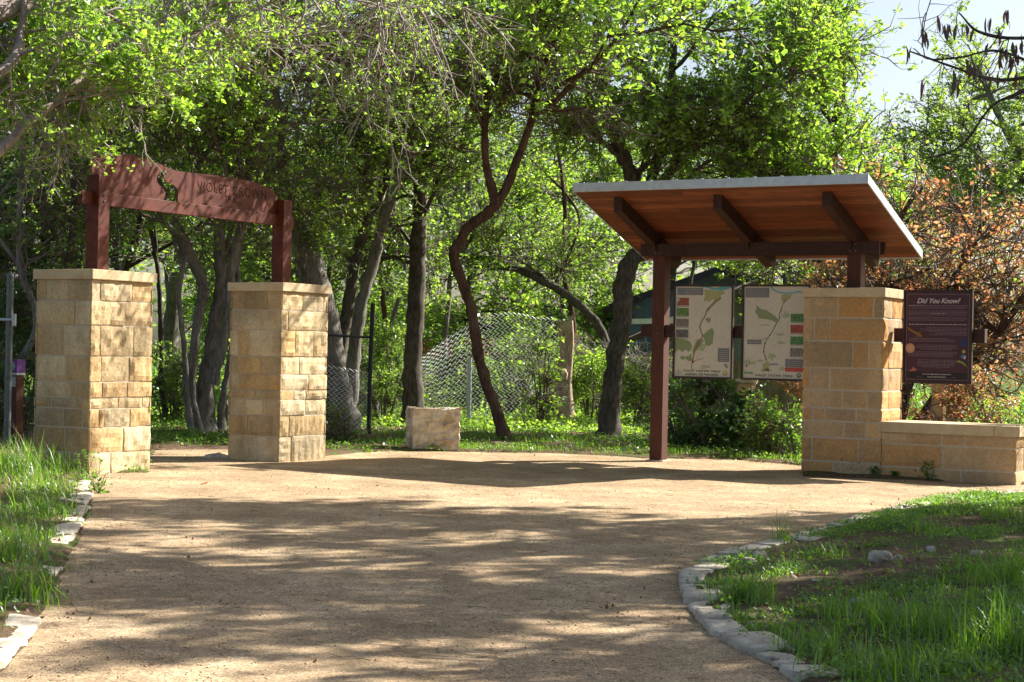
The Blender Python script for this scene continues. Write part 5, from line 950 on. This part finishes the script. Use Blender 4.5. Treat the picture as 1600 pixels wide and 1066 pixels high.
xs_ = xy[rg.uniform(0, 1, len(xy)) < .12]; V, F = blades(rg, xs_, rg.uniform(.08, .24, len(xs_)), rg.uniform(.003, .006, len(xs_)), .6); tag(npmesh('dry_grass', V, [F], M['straw']), 'dry straw coloured stalks mixed in the left bank grass', 'dry grass', kind='stuff')
# low broad leaved weeds
def weeds(name, label, n, x0, x1, y0, y1, dens, size, hmax, per=14, mat='weed', dmin=.04, rad=.07):
    xy = region(rg, n, x0, x1, y0, y1, dens, dmin); c_ = np.repeat(np.c_[xy, zg(xy)], per, 0); c_ += rg.normal(size=c_.shape) * [rad, rad, 0]; c_[:, 2] = zg(c_[:, :2]) + rg.uniform(.01, hmax, len(c_)) * np.repeat(rg.uniform(.3, 1, len(xy)), per)
    V, F = leaves(rg, c_, size, .6, .8); return tag(npmesh(name, V, [F], M[mat]), label, 'ground cover' if mat != 'litter' else 'leaf litter', kind='stuff')
weeds('low_weeds', 'low leafy weeds spread through the right bed', 13000, .8, 7.5, 7, 22.5, densR, .032, .08)
weeds('bank_weeds', 'broad leaved weeds along the left bank', 2600, -9, -1.5, 8, 24, lambda q: np.clip(.6 + vnoise(q, .7, 33), .05, 1), .035, .12)
weeds('woodland_weeds', 'green weeds carpeting the ground behind the gravel', 5200, -7, 9, 27.5, 36, lambda q: np.clip(.28 + 1.2 * vnoise(q, 1.0, 34), .03, 1), .055, .14, 12, rad=.12)
weeds('meadow_weeds', 'bright grass and weeds beyond the fence', 9000, -9, 12, 35.5, 50, lambda q: np.clip(.8 + vnoise(q, 1.5, 35), .2, 1), .09, .22, 9, 'leafA', rad=.2)
weeds('far_weeds', 'rough green growth on the far ground behind the trees', 5200, -20, 20, 48, 78, lambda q: np.clip(.8 + vnoise(q, 2.5, 38), .2, 1), .16, .6, 9, 'leafB', rad=.4)
weeds('leaf_litter', 'brown fallen leaves scattered on the soil', 4600, -8, 9, 7, 38, lambda q: np.clip(.35 + vnoise(q, 1.3, 36), .02, 1), .055, .03, 5, 'litter', rad=.25)
xy = region(rg, 26000, -7, 9, 27.4, 34, lambda q: np.clip(.2 + 1.0 * vnoise(q, .9, 34), .02, 1)); V, F = blades(rg, xy, rg.uniform(.04, .15, len(xy)), rg.uniform(.008, .014, len(xy))); tag(npmesh('woodland_grass', V, [F], M['grass']), 'grass along the back edge of the gravel', 'grass', kind='stuff')
# individual tufts
def tuft(label, px, py, n, h, spread, seed, name='grass_tuft', straw=0, wd=.008, dz=.05):
    rg = np.random.default_rng(seed); q_ = gnd(px, py, dz); q_[2] = zg1(q_[0], q_[1]); root = empty(name, q_, label, 'grass tuft', 'grass tufts')
    xy = q_[:2] + rg.normal(size=(n, 2)) * spread; V, F = blades(rg, xy, h * rg.uniform(.4, 1.15, n), wd * rg.uniform(.6, 1.3, n), .5); npmesh('blades', V, [F], M['grass'], root)
    if straw: xy = q_[:2] + rg.normal(size=(straw, 2)) * spread; V, F = blades(rg, xy, h * rg.uniform(.8, 1.5, straw), np.full(straw, .004), .7); npmesh('dry_stalks', V, [F], M['straw'], root)
TU = [('bushy grass tuft just behind the edging stones at the tip of the bed', 1165, 935, 240, .26, .10), ('tall thin tuft rising above the stones on the bed\'s far curve', 1222, 842, 40, .34, .05), ('wide sunlit grass tuft left of the large corner clump', 1400, 985, 300, .22, .20), ('large dense grass clump in the bottom right corner', 1545, 1010, 420, .38, .24), ('tall dark grass clump at the right edge above the corner clump', 1575, 930, 260, .36, .16), ('low grass tuft behind the near edging stones', 1265, 1010, 160, .17, .12), ('grass tuft beside the upright brownish rock', 1320, 960, 160, .18, .12), ('arching tuft on the left bank near the bottom left stones', 45, 930, 160, .34, .10),
      ('grass tuft at the left edge halfway up the bank', 12, 870, 200, .30, .14), ('tall grass clump with dry heads at the left edge below the marker post', 25, 745, 260, .50, .22), ('grass clump against the shaded foot of the nearest pillar', 88, 735, 160, .36, .16), ('tuft of grass in the left bank weeds', 75, 800, 140, .25, .14), ('bright grass tuft in the sunny far part of the bed', 1450, 830, 150, .16, .14), ('grass tuft at the right edge in the sun beyond the bed', 1560, 815, 170, .18, .16), ('spread tuft at the bottom edge right of the near stones', 1400, 1050, 200, .24, .2), ('leafy tuft in the shade by the pale rounded rock', 1290, 870, 110, .15, .12), ('tuft growing in the gravel at the low left curb', 118, 878, 60, .10, .06)]
for i, (lab, px, py, n, h, sp) in enumerate(TU): tuft(lab, px, py, n, h, sp, 500 + i, straw=(30 if 'dry' in lab or 'arching' in lab else 0))
# weeds at the foot of the wall
for i, (px, py, lab, s_) in enumerate([(1335, 742, 'bushiest weed at the foot of the shelter pillar', .15), (1366, 745, 'small weed right of the bushiest one at the pillar foot', .09), (1398, 747, 'tiny weed below the joint of pillar and seat wall', .06), (1450, 750, 'upright leafy weed against the middle of the seat wall', .17), (1570, 742, 'dark creeper on the right end of the seat wall', .30), (135, 752, 'leafy weed at the corner of the nearest pillar', .22), (152, 770, 'pale broad leaved weed sprouting on the gravel edge', .16), (1252, 722, 'green weeds at the left foot of the shelter pillar', .22)]):
    rgw = np.random.default_rng(600 + i); q_ = gnd(px, py); q_[2] = float(zbase(q_[None, :2])[0]); r_ = empty('weed', q_, lab, 'weed', 'weeds sprouting beside the stonework'); n = 70; 
    c_ = q_ + rgw.normal(size=(n, 3)) * [s_ * .4, s_ * .25, 0] + np.c_[np.zeros(n), np.zeros(n), rgw.uniform(.01, 1, n) * s_ * 1.6]; V, F = leaves(rgw, c_, .055, .5, .5); npmesh('leaves', V, [F], M['weed'], r_)
    P = np.stack([np.c_[q_[0] + rgw.normal(0, s_ * .15, 9), q_[1] + rgw.normal(0, s_ * .1, 9), np.full(9, q_[2] - .02)], np.c_[q_[0] + rgw.normal(0, s_ * .4, 9), q_[1] + rgw.normal(0, s_ * .2, 9), q_[2] + rgw.uniform(.5, 1.5, 9) * s_]], 1); V, F = tubes(P, np.full((9, 2), .004), 3); npmesh('stems', V, [F], M['weed'], r_)
# gravel grains, twigs and leaf bits on the path
n = 24000; Y_ = 7.5 + 20 * rg.uniform(0, 1, n) ** 1.3; xy = np.c_[rg.uniform(-1, 1, n) * (.289 * Y_ + .3), Y_]; k = (sdist(xy) < -.02) & (rg.uniform(0, 1, n) < np.clip(.45 + 1.2 * vnoise(xy, .9, 40), .06, 1)); xy = xy[k]; n = len(xy); s_ = rg.uniform(.003, .0085, n) * rg.uniform(.6, 1.3, n)
base6 = np.array([(1, 0, 0), (-1, 0, 0), (0, 1, 0), (0, -1, 0), (0, 0, .7), (0, 0, -.7)]); fc = np.array([(0, 2, 4), (2, 1, 4), (1, 3, 4), (3, 0, 4), (2, 0, 5), (1, 2, 5), (3, 1, 5), (0, 3, 5)])
V = np.c_[xy, zp(xy) + s_ * .3][:, None] + base6[None] * s_[:, None, None] * rg.uniform(.6, 1.3, (n, 6, 1)); F = (np.arange(n)[:, None, None] * 6 + fc[None]).reshape(-1, 3)
tag(npmesh('loose_gravel', V.reshape(-1, 3), [F], M['gravelstone']), 'loose grit and small stones scattered on the path', 'gravel', kind='stuff')
n = 300; Y_ = rg.uniform(8, 27, n); xy = np.c_[rg.uniform(-1, 1, n) * .289 * Y_, Y_]; xy = xy[sdist(xy) < -.05]; n = len(xy); th = rg.uniform(0, 3.14, n); L = rg.uniform(.02, .12, n); z = zp(xy) + .003; d = np.c_[np.cos(th), np.sin(th)] * L[:, None]; P = np.stack([np.c_[xy - d / 2, z], np.c_[xy + rg.normal(size=(n, 2)) * .006, z + .006], np.c_[xy + d / 2, z]], 1); V, F = tubes(P, np.full((n, 3), .0015), 4)
lx = np.c_[rg.uniform(-1, 1, 2600), np.zeros(2600)]; lx[:, 1] = rg.uniform(8, 28.5, 2600); lx[:, 0] *= .289 * lx[:, 1]; ds = sdist(lx); lx = lx[(ds < 0) & (rg.uniform(0, 1, 2600) < .05 + .8 * np.exp(ds / .35))]; lv, lf = leaves(rg, np.c_[lx, zp(lx) + .008], .035, .5, 3.0, .6); tag(npmesh('path_leaves', lv, [lf], M['litter']), 'small dry leaves drifted along the edges of the path', 'leaf litter', kind='stuff')
tag(npmesh('path_twigs', V, [F], M['barkD']), 'tiny dark twigs strewn over the path', 'twigs', kind='stuff')
q_ = gnd(316, 757); mb = []; V, F = leaves(np.random.default_rng(3), np.array([[q_[0], q_[1], q_[2] + .012], [q_[0] + .03, q_[1] + .01, q_[2] + .018]]), .075, .6, 2); tag(npmesh('dead_leaf', V, [F], ink((.40, .09, .03))), 'single reddish dead leaf lying on the sunlit path near the gate', 'leaf')
